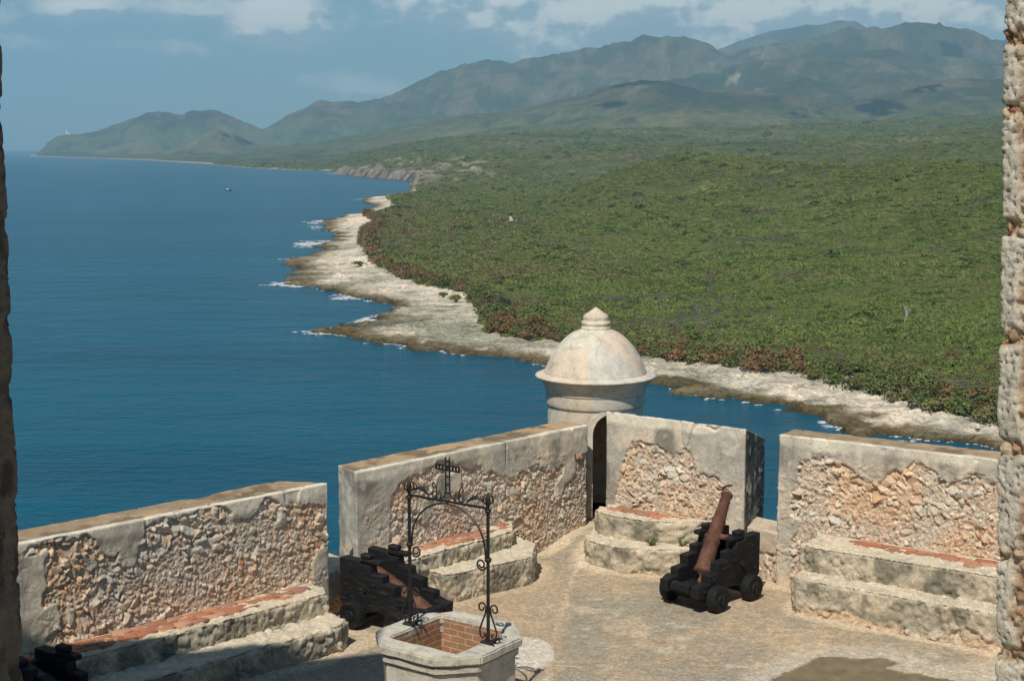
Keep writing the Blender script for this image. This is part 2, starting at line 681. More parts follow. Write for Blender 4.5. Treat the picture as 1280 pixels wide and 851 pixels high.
def bricks(F, region, z, parent, seed, bl=.235, bw=.115, ang=0., depth_edge=.06):
    """individually laid paving bricks on a tread with their mortar bed; region in (s,n)"""
    rnd = random.Random(seed)
    vs, fs, cs = [], [], []
    s0 = min(p[0] for p in region); s1 = max(p[0] for p in region)
    n0 = min(p[1] for p in region); n1 = max(p[1] for p in region)
    row = 0
    n = n0 - .1
    g = .014
    while n < n1 + .1:
        s = s0 - .3 + (row % 2) * bl / 2 + rnd.uniform(-.02, .02)
        while s < s1 + .2:
            L = bl * rnd.uniform(.9, 1.06)
            cs_, cn_ = s + L / 2, n + bw / 2
            wob = (fbm(np.array([[cs_ * 1.0, cn_ * 1.0, seed]]), .3, 2, seed)[0] - .5) * .16
            if inpoly(cs_, cn_ + wob, region) and rnd.random() > .05:
                h = z + .016 + rnd.uniform(-.009, .007)
                t = rnd.uniform(-.006, .006)
                base = len(vs)
                j = lambda: rnd.uniform(-.006, .006)
                corners = [(s + g / 2 + j(), n + g / 2 + j()), (s + L - g / 2 + j(), n + g / 2 + j()), (s + L - g / 2 + j(), n + bw - g / 2 + j()), (s + g / 2 + j(), n + bw - g / 2 + j())]
                c = rnd.choice([(.40, .165, .09), (.37, .16, .10), (.43, .20, .115), (.34, .16, .105), (.45, .24, .155), (.31, .17, .12)])
                k = rnd.uniform(.85, 1.15)
                c = tuple(x * k for x in c)
                for zz, sh in ((z - .03, 0), (h - .006, 0), (h, .010)):
                    for i, (a, b) in enumerate(corners):
                        sx = sh if i in (0, 3) else -sh
                        nx = sh if i in (0, 1) else -sh
                        x, y = F.w(a + sx, b + nx)
                        vs.append((x, y, zz + (t if i in (0, 1) else -t)))
                        cs.append(c)
                for lev in (0, 1):
                    for i in range(4):
                        i2 = (i + 1) % 4
                        fs.append((base + lev * 4 + i, base + lev * 4 + i2, base + lev * 4 + 4 + i2, base + lev * 4 + 4 + i))
                fs.append((base + 8, base + 9, base + 10, base + 11))
            s += L
        n += bw
        row += 1
    me = mesh_np('brick_tread', np.array(vs), np.array(fs), np.array(cs))
    bm = bmesh.new(); bm.from_mesh(me); bmesh.ops.recalc_face_normals(bm, faces=bm.faces); bm.to_mesh(me); bm.free()
    return link('brick_tread', me, M_BRICK, parent)


def bench(F, up_poly, zu, lo_poly, zl, brick_poly, seed, label, foot=.12, rough=1.0):
    c = F.w(*lo_poly[0])
    root = empty('stone_bench', (c[0], c[1], 0))
    tag(root, label, 'bench', 'stepped stone benches under the parapets')
    off = Matrix.Translation((-c[0], -c[1], 0))
    parts = [bench_step(F, lo_poly, -.1, zl, seed, 'lower_step', root, foot, rough),
             bench_step(F, up_poly, zl - .12, zu, seed + 5, 'upper_step', root, 0, rough),
             bricks(F, brick_poly, zu, root, seed)]
    for p in parts: p.data.transform(off)
    return root


LA = FA.len
bench(FA, [(-1.5, -.02), (-1.5, .50), (LA - .42, .50), (LA - .30, .3), (LA - .28, -.02)], .56,
      [(-1.5, -.03), (-1.5, .93), (LA - .60, .96), (LA - .40, .84), (LA - .36, .35), (LA - .4, -.03)], .31,
      [(-1.4, .0), (-1.4, .40), (1.2, .40), (2.2, .33), (3.0, .30), (3.45, .22), (3.6, .0)], 51,
      'low stepped stone bench with worn brick top under the left wall, near end in shadow', .05)
bench(FB, [(.1, -.02), (.1, .40), (.6, .43), (2.45, .40), (2.74, .12), (2.80, -.02)], .60,
      [(.85, -.03), (.85, .68), (1.0, .76), (2.2, .92), (2.32, .9), (2.86, .45), (2.88, -.03)], .38,
      [(.55, .0), (.75, .22), (1.5, .34), (2.0, .30), (2.66, .16), (2.72, .0)], 61,
      'stepped stone bench with a red brick patch under the wall behind the well', .04)
bench(FC, [(.02, -.02), (.06, .40), (.25, .50), (.6, .55), (1.0, .50), (1.4, .30), (1.62, .12), (1.75, -.02)], .70,
      [(-.12, -.03), (.05, .60), (.22, .82), (.45, .90), (.8, .90), (1.15, .76), (1.5, .52), (1.85, .22), (2.0, -.03)], .38,
      [(.25, .10), (.28, .26), (.8, .30), (1.3, .18), (1.4, .03), (.5, .03)], 71,
      'round fronted stepped stone bench beside the dark turret doorway, with a brick patch', .10)
bench(FD, [(.56, -.02), (.60, .62), (.8, .68), (4.5, .68), (4.5, -.02)], .80,
      [(.58, -.03), (.60, .90), (.72, 1.02), (4.5, 1.06), (4.5, -.03)], .47,
      [(1.0, .06), (1.1, .28), (2.0, .30), (4.4, .30), (4.4, .06)], 81,
      'tall stepped stone bench with a narrow brick strip under the right wall', .22)

# ------------------------------------------------------------------ turret (garita)
TC = on_y(744, 520, 22.55)
TX, TY = TC.x, TC.y


def tz(py, y=None):
    return on_y(744, py, y or TY).z


def mat_turret():
    m, nt, b = newmat('turret_plaster')
    p = wpos(nt)
    n1 = noise(nt, 1.3, 4, .55, p)
    vo = N_(nt, 'ShaderNodeTexVoronoi', Scale=1.25)
    wn = nt.nodes.new('ShaderNodeTexNoise'); wn.inputs['Scale'].default_value = 5; wn.inputs['Detail'].default_value = 5
    nt.links.new(p, wn.inputs['Vector'])
    ad = mixc(nt, p, wn.outputs['Color'], .10, 'LINEAR_LIGHT')
    nt.links.new(ad, vo.inputs['Vector'])
    sepc = nt.nodes.new('ShaderNodeSeparateColor'); nt.links.new(vo.outputs['Color'], sepc.inputs[0])
    patch = ramp(nt, sepc.outputs[0], [(.0, (.62, .525, .41)), (.40, (.615, .505, .39)), (.44, (.65, .595, .48)), (.74, (.63, .575, .46)), (.78, (.57, .54, .465)), (1, (.57, .54, .465))])
    n2 = noise(nt, 6, 6, .65, p)
    c = mixc(nt, patch, ramp(nt, n2, [(.30, (.70, .69, .68)), (.55, (1.03, 1.02, 1.0)), (.75, (1.10, 1.06, 1.0))]), 1., 'MULTIPLY')
    n3 = noise(nt, 45, 5, .7, p)
    c = mixc(nt, c, ramp(nt, n3, [(.3, (.82, .82, .82)), (.7, (1.14, 1.14, 1.14))]), 1., 'MULTIPLY')
    # hairline cracks
    ve = N_(nt, 'ShaderNodeTexVoronoi', Scale=1.7); ve.feature = 'DISTANCE_TO_EDGE'
    ad2 = mixc(nt, p, wn.outputs['Color'], .16, 'LINEAR_LIGHT')
    nt.links.new(ad2, ve.inputs['Vector'])
    crk = ramp(nt, ve.outputs[0], [(.0, .8), (.008, 0.)])
    gate = ramp(nt, noise(nt, 1.1, 2, .5, p), [(.56, 0.), (.62, 1.)])
    cg = mixc(nt, crk, gate, 1., 'MULTIPLY')
    c = mixc(nt, c, (.30, .25, .18), cg)
    nt.links.new(c, b.inputs['Base Color'])
    b.inputs['Roughness'].default_value = .9
    hh = mixc(nt, n2, n3, .4)
    hh = mixc(nt, hh, (0, 0, 0), cg)
    bump(nt, b, hh, .55, .02)
    return m


M_TUR = mat_turret()
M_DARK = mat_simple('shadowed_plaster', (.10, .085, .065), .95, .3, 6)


def lathe_mesh(prof, n=96):
    m = MB()
    m.lathe(prof, n)
    return m


turret = empty('watch_turret', (TX, TY, 0))
tag(turret, 'round plastered watch turret with pale dome and pointed finial where the walls meet', 'turret')
zc_top = tz(468, TY)           # cornice tips
z_dome = zc_top + .05
# drum with its arched doorway cut through
drum = lathe_mesh([(.735, -1.2), (.735, zc_top - .47), (.755, zc_top - .45), (.765, zc_top - .42), (.765, zc_top - .27), (.75, zc_top - .255)]).build('drum', M_TUR, turret, True)
cut1 = lathe_mesh([(.50, .2), (.50, zc_top - .35)], 48).build('cut', None)
az = math.radians(14)
da = Vector((math.sin(az), -math.cos(az), 0))
ar = []
zs = on_y(738, 543, TY - .7).z
R_ = .25
for k in range(13):
    a = PI * k / 12
    ar.append((R_ * math.cos(a), zs + .30 * math.sin(a)))
poly = [(R_, .12)] + ar + [(-R_, .12)]
cb = MB()
cb.prism(poly, -1.1, 0, axis='y')
cut2 = cb.build('cut', None)
cut2.rotation_euler = (0, 0, az)
for c in (cut1, cut2):
    c.parent = turret
    md = drum.modifiers.new('b', 'BOOLEAN')
    md.operation = 'DIFFERENCE'
    md.object = c
    md.solver = 'EXACT'
bpy.context.view_layer.update()
dg = bpy.context.evaluated_depsgraph_get()
nm = bpy.data.meshes.new_from_object(drum.evaluated_get(dg))
drum.modifiers.clear()
drum.data = nm
for c in (cut1, cut2): bpy.data.objects.remove(c)
bm = bmesh.new(); bm.from_mesh(nm)
for f in bm.faces:
    f.smooth = abs(f.normal.z) < .9
for e in bm.edges:
    if len(e.link_faces) == 2 and e.calc_face_angle(0) > math.radians(28): e.smooth = False
bm.to_mesh(nm); bm.free()

# plaster band round the arch
am = MB()
band = []
for rr, hz in ((R_ + .005, 0), (R_ + .085, 0)):
    band.append([(rr, zs - .5)] + [(rr * math.cos(PI * k / 16), zs + (rr + .05) * math.sin(PI * k / 16)) for k in range(17)] + [(-rr, zs - .5)])
vs, fs = [], []
Ma = Matrix.Rotation(az, 4, 'Z')
for row in band:
    for (x, z) in row:
        rad = .752
        y = -math.sqrt(max(rad * rad - x * x, 0))
        vs.append((x, y, z))
for row in band:
    for (x, z) in row:
        rad = .70
        y = -math.sqrt(max(rad * rad - x * x, 0))
        vs.append((x, y, z))
n_ = len(band[0])
for i in range(n_ - 1):
    fs.append((i, i + 1, n_ + i + 1, n_ + i))
    fs.append((n_ + i, n_ + i + 1, 3 * n_ + i + 1, 3 * n_ + i))
    fs.append((2 * n_ + i, 2 * n_ + i + 1, i + 1, i))
am.add(vs, fs, Ma)
am.build('door_surround', M_TUR, turret)

# cornice, dome, finial: slightly uneven lathes
cz = zc_top
corn = MB()
corn.lathe([(.70, cz - .265), (.768, cz - .262), (.775, cz - .245), (.775, cz - .225), (.782, cz - .20), (.792, cz - .165), (.808, cz - .125), (.832, cz - .088), (.862, cz - .058), (.885, cz - .042), (.890, cz - .030), (.922, cz - .026), (.930, cz - .012), (.928, cz + .004), (.90, cz + .012), (.84, cz + .040), (.70, cz + .05)], 96)
corn.build('cornice', M_TUR, turret, True)
dome = MB()
zt = on_y(744, 411, TY).z
hd = zt - (cz + .04)
pts_ = [(0, 1), (.05, .975), (.2, .925), (.375, .857), (.52, .785), (.65, .70), (.78, .60), (.9, .487), (.96, .39), (1.0, .29), (1.03, .18)]
tt_ = np.linspace(0, 1.03, 30)
rr_ = np.interp(tt_, [p[0] for p in pts_], [p[1] for p in pts_])
rr_ = np.convolve(np.pad(rr_, 2, 'edge'), [.1, .2, .4, .2, .1], 'valid')
prof = [(.80 * float(r_), cz + .035 + hd * float(t_)) for t_, r_ in zip(tt_, rr_)]
dome.lathe(prof, 96)
dob = dome.build('dome', M_TUR, turret, True)
for v in dob.data.vertices:
    k = 1 + (fbm(np.array([[v.co.x, v.co.y, v.co.z]]), .5, 3, 5)[0] - .5) * .02
    v.co.x *= k; v.co.y *= k
fin = MB()
zf = zt - .01
fin.lathe([(.10, zf - .03), (.225, zf - .02), (.225, zf + .05), (.213, zf + .055), (.213, zf + .075), (.222, zf + .085), (.222, zf + .125), (.20, zf + .135), (.19, zf + .15), (.198, zf + .175), (.195, zf + .20), (.18, zf + .228), (.15, zf + .248), (.118, zf + .262), (.080, zf + .295), (.04, zf + .325), (.008, zf + .345)], 40)
fin.build('finial', M_TUR, turret, True)
# dark floor/inside disc so that the doorway reads as a room
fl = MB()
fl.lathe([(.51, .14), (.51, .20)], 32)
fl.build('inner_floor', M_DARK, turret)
turret_parts = [c for c in turret.children]


# ------------------------------------------------------------------ well with its iron frame
M_IRON = mat_simple('black_wrought_iron', (.012, .012, .013), .5, .4, 40, .35, .002, (.03, .026, .023), spec=.4)


def mat_well():
    m, nt, b = newmat('well_stone')
    p = objco(nt)
    n1 = noise(nt, 2.2, 4, .6, p)
    n2 = noise(nt, 9, 6, .7, p)
    c = ramp(nt, n1, [(.3, (.44, .415, .35)), (.55, (.54, .495, .40)), (.75, (.58, .51, .38))])
    c = mixc(nt, c, ramp(nt, n2, [(.30, (.50, .50, .50)), (.48, (.95, .95, .95)), (.72, (1.12, 1.10, 1.05))]), 1., 'MULTIPLY')
    n3 = noise(nt, 70, 5, .7, p)
    c = mixc(nt, c, ramp(nt, n3, [(.3, (.8, .8, .8)), (.7, (1.16, 1.16, 1.16))]), 1., 'MULTIPLY')
    nt.links.new(c, b.inputs['Base Color'])
    bump(nt, b, mixc(nt, n2, n3, .5), .5, .012)
    return m


def mat_bricklining():
    m, nt, b = newmat('brick_lining')
    uv = nt.nodes.new('ShaderNodeUVMap')
    wn = nt.nodes.new('ShaderNodeTexNoise'); wn.inputs['Scale'].default_value = 14; wn.inputs['Detail'].default_value = 4
    nt.links.new(uv.outputs[0], wn.inputs['Vector'])
    uvw = mixc(nt, uv.outputs[0], wn.outputs['Color'], .012, 'LINEAR_LIGHT')
    br = nt.nodes.new('ShaderNodeTexBrick')
    nt.links.new(uvw, br.inputs['Vector'])
    br.inputs['Scale'].default_value = 1
    br.inputs['Brick Width'].default_value = .20
    br.inputs['Row Height'].default_value = .068
    br.inputs['Mortar Size'].default_value = .007
    br.inputs['Mortar Smooth'].default_value = .2
    br.inputs['Color1'].default_value = (.40, .17, .09, 1)
    br.inputs['Color2'].default_value = (.33, .20, .12, 1)
    br.inputs['Mortar'].default_value = (.50, .41, .29, 1)
    n2 = noise(nt, 7, 5, .65, uv.outputs[0])
    c = mixc(nt, br.outputs['Color'], ramp(nt, n2, [(.3, (.7, .72, .70)), (.7, (1.25, 1.2, 1.15))]), 1., 'MULTIPLY')
    nt.links.new(c, b.inputs['Base Color'])
    inv = nt.nodes.new('ShaderNodeMath'); inv.operation = 'SUBTRACT'; inv.inputs[0].default_value = 1
    nt.links.new(br.outputs['Fac'], inv.inputs[1])
    bump(nt, b, inv.outputs[0], .8, .012)
    return m


M_WELL = mat_well()
M_BLIN = mat_bricklining()
wl = [on_z(px, py, .87) for px, py in ((467, 798), (544, 817.5), (596, 815), (647.5, 794), (639, 783), (593, 773), (519, 772), (480, 785))]
WX = sum(p.x for p in wl) / 8
WY = sum(p.y for p in wl) / 8
WR = math.atan2(-.58, .815)
well = empty('stone_well', (WX, WY, 0), WR)
tag(well, 'eight sided stone well lined with brick, carrying a black iron frame with a cross', 'well')


def octo(h, c):
    return [(-h, -h + c), (-h + c, -h), (h - c, -h), (h, -h + c), (h, h - c), (h - c, h), (-h + c, h), (-h, h - c)]


def ring_prism(mb, outer, inner, z0, z1):
    """octagon with a square hole"""
    n = len(outer)
    vs = [(x, y, z) for z in (z0, z1) for (x, y) in outer] + [(x, y, z) for z in (z0, z1) for (x, y) in inner]
    # inner has n points too
    fs = []
    for i in range(n):
        j = (i + 1) % n
        fs.append((i, j, n + j, n + i))
        fs.append((2 * n + j, 2 * n + i, 3 * n + i, 3 * n + j))
        fs.append((n + i, n + j, 3 * n + j, 3 * n + i))
        fs.append((j, i, 2 * n + i, 2 * n + j))
    mb.add(vs, fs)


hi = .43
sq = octo(hi, .015)


def stone_ring(name, h, c, z0, z1, ch, chip=.012, seed=3):
    mb = MB()
    ring_prism(mb, octo(h, c), sq if name != 'pedestal' else octo(hi + .02, .015), z0, z1)
    me = bpy.data.meshes.new(name)
    me.from_pydata(mb.v, [], mb.f)
    bm = bmesh.new(); bm.from_mesh(me)
    bmesh.ops.recalc_face_normals(bm, faces=bm.faces)
    bmesh.ops.bevel(bm, geom=list(bm.edges), offset=ch, segments=2, affect='EDGES')
    bmesh.ops.subdivide_edges(bm, edges=[e for e in bm.edges if e.calc_length() > .08], cuts=5, use_grid_fill=True)
    bm.to_mesh(me); bm.free()
    P = np.array([v.co[:] for v in me.vertices])
    d = (np.stack([fbm(P, .12, 3, seed + k) for k in range(3)], 1) - .5) * chip * 2
    for v, q in zip(me.vertices, P + d): v.co = q
    return link(name, me, M_WELL, well)


stone_ring('pedestal', .615, .30, -.05, .68, .008, .005)
stone_ring('moulding', .648, .315, .685, .765, .012, .006, 8)
stone_ring('rim', .682, .335, .775, .87, .016, .012, 13)
# lining
bl = bpy.data.meshes.new('brick_lining')
q = .428
cs4 = [(-q, -q), (q, -q), (q, q), (-q, q)]
vs, fs, uvs = [], [], []
for i in range(4):
    a, b_ = cs4[i], cs4[(i + 1) % 4]
    k = len(vs)
    vs += [(a[0], a[1], -1.5), (b_[0], b_[1], -1.5), (b_[0], b_[1], .845), (a[0], a[1], .845)]
    fs.append((k + 3, k + 2, k + 1, k))
    u0 = i * 1.03
    uvs += [(u0, .845), (u0 + 2 * q, .845), (u0 + 2 * q, -1.5), (u0, -1.5)]
k = len(vs)
vs += [(x, y, -1.5) for x, y in cs4]
fs.append((k, k + 1, k + 2, k + 3)); uvs += [(x, y) for x, y in cs4]
bl.from_pydata(vs, [], fs)
ul = bl.uv_layers.new(name='UVMap')
for i, (u, v) in enumerate(uvs): ul.data[i].uv = (u, v)
link('brick_lining', bl, M_BLIN, well)

# iron frame (part), with posts, arch, cross and scrolls as sub-parts
frame = empty('iron_frame', (0, 0, .87), 0, well)
XP = .505
PH = 1.50


def spiral(c, r0, turns, a0, sgn=1, n=26, shrink=.80, plane='x'):
    pts = []
    for k in range(n):
        t = k / (n - 1)
        a = a0 + sgn * turns * 2 * PI * t
        r = r0 * (1 - shrink * t)
        pts.append((c[0] + r * math.cos(a), 0, c[1] + r * math.sin(a)))
    return pts


for sx in (-1, 1):
    mb = MB()
    mb.box((sx * XP, 0, PH / 2 - .03), (.030, .030, PH - .06), ch=.006)
    mb.box((sx * XP, 0, .012), (.14, .10, .024), ch=.006)
    mb.lathe([(.03, -.02), (.036, -.008), (.036, .008), (.03, .02)], 10, Matrix.Translation((sx * XP, 0, .86)))
    mb.lathe([(.028, -.015), (.034, 0), (.028, .015)], 10, Matrix.Translation((sx * XP, 0, 1.36)))
    post = mb.build('post', M_IRON, frame)
    f = MB()
    # bud finial: core with four petals
    f.lathe([(.012, 1.42), (.024, 1.44), (.03, 1.47), (.022, 1.505), (.008, 1.535), (.002, 1.55)], 10, Matrix.Translation((sx * XP, 0, 0)))
    for q4 in range(4):
        a = q4 * PI / 2 + PI / 4
        f.tube([(sx * XP + .016 * math.cos(a), .016 * math.sin(a), 1.42), (sx * XP + .05 * math.cos(a), .05 * math.sin(a), 1.455), (sx * XP + .045 * math.cos(a), .045 * math.sin(a), 1.50), (sx * XP + .022 * math.cos(a), .022 * math.sin(a), 1.53)], [.006, .012, .010, .004], 5)
    f.build('bud_finial', M_IRON, post)
    # lyre scrolls round the foot
    for ss in (-1, 1):
        g = MB()
        x0 = sx * XP
        pts = [(x0 + ss * .028, 0, .36), (x0 + ss * .035, 0, .30), (x0 + ss * .07, 0, .22), (x0 + ss * .105, 0, .13), (x0 + ss * .098, 0, .065), (x0 + ss * .07, 0, .045), (x0 + ss * .045, 0, .065), (x0 + ss * .045, 0, .09), (x0 + ss * .062, 0, .10)]
        top = [(x0 + ss * (.028 + .05 - .05 * math.cos(t) * (1 - .09 * t)), 0, .36 + .055 * math.sin(t) * (1 - .09 * t)) for t in [i * .5 for i in range(14)]]
        g.tube(list(reversed(top)) + pts[1:], .0095, 6)
        g.build('lyre_scroll', M_IRON, frame)
    # leaf sprigs at the foot
    lf = MB()
    for a in (-.6, .5, 2.4):
        c_, s_ = math.cos(a), math.sin(a)
        lf.tube([(sx * XP, 0, .03), (sx * XP + .07 * c_, .07 * s_, .035), (sx * XP + .12 * c_, .12 * s_, .055), (sx * XP + .15 * c_, .15 * s_, .045)], [.008, .014, .012, .004], 6)
    lf.build('foot_leaf', M_IRON, frame)
    # single ring scroll facing inwards at two thirds height
    g = MB()
    c0 = (sx * XP - sx * .085, .80)
    pts = [(sx * XP - sx * .012, 0, .77)] + [(c0[0] + sx * .062 * (1 - .62 * t) * math.cos(PI * 1.9 * 2 * t * .75 + .35), 0, c0[1] - .062 * (1 - .62 * t) * math.sin(PI * 1.9 * 2 * t * .75 + .35)) for t in [i / 26 for i in range(27)]]
    g.tube(pts, .010, 6)
    g.build('ring_scroll', M_IRON, frame)
mb = MB()
mb.box((0, 0, 1.385), (2 * XP - .036, .022, .024), ch=.004)
mb.build('crossbar', M_IRON, frame)
mb = MB()
pts = []
for k in range(33):
    a = PI * k / 32
    pts.append((-(XP - .03) * math.cos(a), 0, .86 + .50 * math.sin(a) ** .85))
mb.tube(pts, .010, 6)
mb.build('arch', M_IRON, frame)
mb = MB()
for sx in (-1, 1):
    mb.tube([(sx * .09, 0, 1.405), (sx * .045, 0, 1.43), (sx * .026, 0, 1.48), (sx * .024, 0, 1.60), (sx * .024, 0, 1.84)], .0085, 6)
    for zz in (1.705, 1.755):
        mb.tube([(sx * .024, 0, zz), (sx * .15, 0, zz)], .0085, 6)
    for xx in (.065, .105, .145):
        mb.box((sx * xx, 0, 1.73), (.016, .016, .064))
for zz in (1.47, 1.56, 1.64, 1.80):
    mb.box((0, 0, zz), (.05, .016, .016))
mb.box((0, 0, 1.73), (.062, .02, .062))
mb.build('cross', M_IRON, frame)
for sx in (-1, 1):
    g = MB()
    # acanthus style leaf lying on the bar
    pts = [(sx * .24, 0, 1.40), (sx * .27, 0, 1.435), (sx * .32, 0, 1.468), (sx * .38, 0, 1.475), (sx * .43, 0, 1.455), (sx * .455, 0, 1.44)]
    g.tube(pts, [.007, .012, .020, .017, .012, .004], 6)
    for xx, zz in ((.30, 1.47), (.35, 1.49), (.40, 1.48)):
        g.tube([(sx * xx, 0, zz - .015), (sx * (xx + .015), .01, zz + .018), (sx * (xx + .035), .012, zz + .020)], [.007, .006, .003], 5)
    g.build('leaf_scroll', M_IRON, frame)
    g = MB()
    g.tube([(sx * (.17 + .03 * math.cos(t)), 0, 1.435 + .034 * math.sin(t)) for t in [i * .42 for i in range(15)]], .008, 6)
    g.tube([(sx * .15, 0, 1.40), (sx * .14, 0, 1.46), (sx * .155, 0, 1.53), (sx * .185, 0, 1.56), (sx * .20, 0, 1.53), (sx * .185, 0, 1.505)], .008, 6)
    g.tube([(sx * .10, 0, 1.40), (sx * .085, 0, 1.45), (sx * .105, 0, 1.475), (sx * .12, 0, 1.455), (sx * .108, 0, 1.44)], .007, 6)
    g.build('crest_scroll', M_IRON, frame)
g = MB()
g.tube([(0, 0, 1.375), (0, 0, 1.33), (.012, 0, 1.31), (0, 0, 1.295), (-.012, 0, 1.31)], .007, 6)
g.build('hook', M_IRON, frame)


# ------------------------------------------------------------------ cannons
def mat_wood():
    m, nt, b = newmat('black_carriage_wood')
    p = objco(nt)
    mp = nt.nodes.new('ShaderNodeMapping'); mp.inputs['Scale'].default_value = (2, 14, 14)
    nt.links.new(p, mp.inputs['Vector'])
    n1 = noise(nt, 3, 6, .65, mp.outputs[0])
    c = ramp(nt, n1, [(.3, (.006, .006, .007)), (.58, (.016, .016, .017)), (.80, (.075, .070, .062))])
    nt.links.new(c, b.inputs['Base Color'])
    b.inputs['Roughness'].default_value = .6
    b.inputs['Specular IOR Level'].default_value = .2
    bump(nt, b, n1, .5, .008)
    return m


def mat_rust():
    m, nt, b = newmat('rusted_gun_iron')
    p = objco(nt)
    n1 = noise(nt, 7, 6, .65, p)
    n2 = noise(nt, 60, 4, .6, p)
    c = ramp(nt, n1, [(.3, (.060, .028, .019)), (.5, (.108, .047, .029)), (.7, (.165, .085, .056))])
    c = mixc(nt, c, ramp(nt, n2, [(.3, (.75, .75, .75)), (.7, (1.2, 1.2, 1.2))]), 1., 'MULTIPLY')
    nt.links.new(c, b.inputs['Base Color'])
    b.inputs['Roughness'].default_value = .72
    bump(nt, b, n2, .4, .004)
    return m


M_WOOD = mat_wood()
M_RUST = mat_rust()


def cannon(x, y, hd, br0, brd, blen, label, caps=True, seed=0, bmat=None):
    """naval truck carriage with stepped cheeks; x is forward. br0/brd: barrel root and direction in world space"""
    a = math.atan2(hd[1], hd[0])
    root = empty('cannon', (x, y, 0), a)
    tag(root, label, 'cannon', 'old cannons on the terrace')
    rnd = random.Random(seed)
    prof = [(-.66, .20), (-.66, .36), (-.46, .365), (-.46, .47), (-.27, .475), (-.27, .60), (-.08, .605), (-.08, .70), (.10, .705), (.12, .80), (.28, .80), (.30, .84), (.62, .84), (.62, .30), (.50, .20), (.28, .16), (.16, .22), (.0, .25), (-.22, .22), (-.36, .16)]
    for s in (-1, 1):
        mb = MB()
        mb.prism([(px + rnd.uniform(-.008, .008), pz + rnd.uniform(-.006, .006)) for px, pz in prof], s * .25 - .065, s * .25 + .065, ch=.008)
        # iron straps and bolts on the outer face
        ck = mb.build('cheek', M_WOOD, root)
        for bx, bz in ((-.55, .28), (-.36, .40), (-.15, .5), (.05, .58), (.45, .70), (.5, .4)):
            ib = MB()
            ib.lathe([(.018, 0), (.016, .012), (.006, .016)], 8, Matrix.Translation((bx, s * .317, bz)) @ Matrix.Rotation(-s * PI / 2, 4, 'X'))
            ib.build('bolt', M_IRON, ck)
        ib = MB()
        ib.tube([(.2 + .03 * math.cos(t), s * .345, .52 + .03 * math.sin(t)) for t in [i * 2 * PI / 12 for i in range(13)]], .007, 6)
        ib.build('iron_ring', M_IRON, ck)
        cp_ = MB()
        cp_.box((.14, s * .25, .845), (.30, .10, .055), ch=.012)
        cp_.box((.22, s * .25, .90), (.16, .105, .06), ch=.015)
        cp_.build('trunnion_cap', M_WOOD, root)
    mb = MB()
    mb.box((.52, 0, .52), (.09, .375, .46), ch=.01)
    mb.build('front_transom', M_WOOD, root)
    mb = MB()
    mb.box((-.30, 0, .255), (.66, .36, .06), ch=.008)
    mb.box((-.60, 0, .30), (.10, .30, .10), ch=.01)
    mb.build('stool_bed', M_WOOD, root)
    for ax in (-.355, .355):
        mb = MB()
        mb.box((ax, 0, .17), (.15, .60, .14), ch=.012)
        for s in (-1, 1):
            mb.lathe([(.045, 0), (.045, .18)], 12, Matrix.Translation((ax, s * .28, .17)) @ Matrix.Rotation(-s * PI / 2, 4, 'X'))
        mb.build('axle', M_WOOD, root)
        for s in (-1, 1):
            w = MB()
            w.lathe([(.055, -.068), (.15, -.066), (.166, -.058), (.170, -.03), (.170, .03), (.166, .058), (.15, .066), (.07, .062), (.062, .075), (.05, .075)], 26, Matrix.Translation((ax, s * .38, .17)) @ Matrix.Rotation(-s * PI / 2, 4, 'X'))
            wh = w.build('wheel', M_WOOD, root)
            # linch pin wedge
            lp = MB()
            lp.box((ax, s * .463, .17), (.022, .022, .13), Matrix.Identity(4), ch=.004)
            lp.build('linchpin', M_IRON, wh)
    # barrel
    L = blen
    prof = [(.004, -.16), (.022, -.155), (.038, -.135), (.043, -.11), (.036, -.085), (.026, -.065), (.030, -.045), (.07, -.03), (.115, -.012), (.132, .0), (.138, .012), (.138, .05), (.128, .06), (.126, .075)]
    prof += [(.126 - .012 * t, .075 + .3 * t * L) for t in (.33, .66, 1)]
    z1 = .075 + .3 * L
    prof += [(.121, z1 + .005), (.121, z1 + .03), (.110, z1 + .035), (.100, z1 + .28 * L), (.105, z1 + .28 * L + .006), (.105, z1 + .28 * L + .028), (.094, z1 + .28 * L + .034)]
    z2 = L - .14
    prof += [(.076, z2), (.082, z2 + .006), (.082, z2 + .022), (.074, z2 + .028), (.073, z2 + .06), (.080, L - .05), (.090, L - .03), (.092, L - .012), (.086, L - .002), (.050, L), (.046, L - .02), (.045, L - .25), (.001, L - .25)]
    d = Vector(brd).normalized()
    inv = Matrix.Rotation(-a, 4, 'Z') @ Matrix.Translation((-x, -y, 0))
    q = Vector((0, 0, 1)).rotation_difference(d).to_matrix().to_4x4()
    Mb = inv @ Matrix.Translation(br0) @ q
    mb = MB()
    mb.lathe([(r_ * .90, z_) for r_, z_ in prof], 28, Mb, caps=False)
    bar = mb.build('barrel', bmat or M_RUST, root, True)
    # trunnions across the bore
    side = d.cross(Vector((0, 0, 1))).normalized()
    tc = Vector(br0) + d * (.46 * L)
    tr = MB()
    tr.tube([inv @ (tc - side * .20), inv @ (tc + side * .20)], .040, 14)
    tr.build('trunnion', bmat or M_RUST, bar, False)
    return root


# upright gun at the right embrasure
bl_ = on_z(838, 750, 0); br_ = on_z(897, 763, 0); fr_ = on_z(946, 750, 0)
h1 = Vector((fr_.x - br_.x, fr_.y - br_.y, 0)).normalized()
side1 = Vector((br_.x - bl_.x, br_.y - bl_.y, 0)).normalized()
h1 = (h1 + Vector((-side1.y, side1.x, 0))).normalized()
rc = (bl_ + br_) / 2
c1 = rc + h1 * .355
breech = on_y(878, 716, rc.y + .10)
muzz = on_y(909, 617, rc.y + .88)
cannon(c1.x, c1.y, h1, breech, muzz - breech, (muzz - breech).length,
       'cannon with rusty barrel tilted steeply up, standing before the gap in the right wall', seed=1)
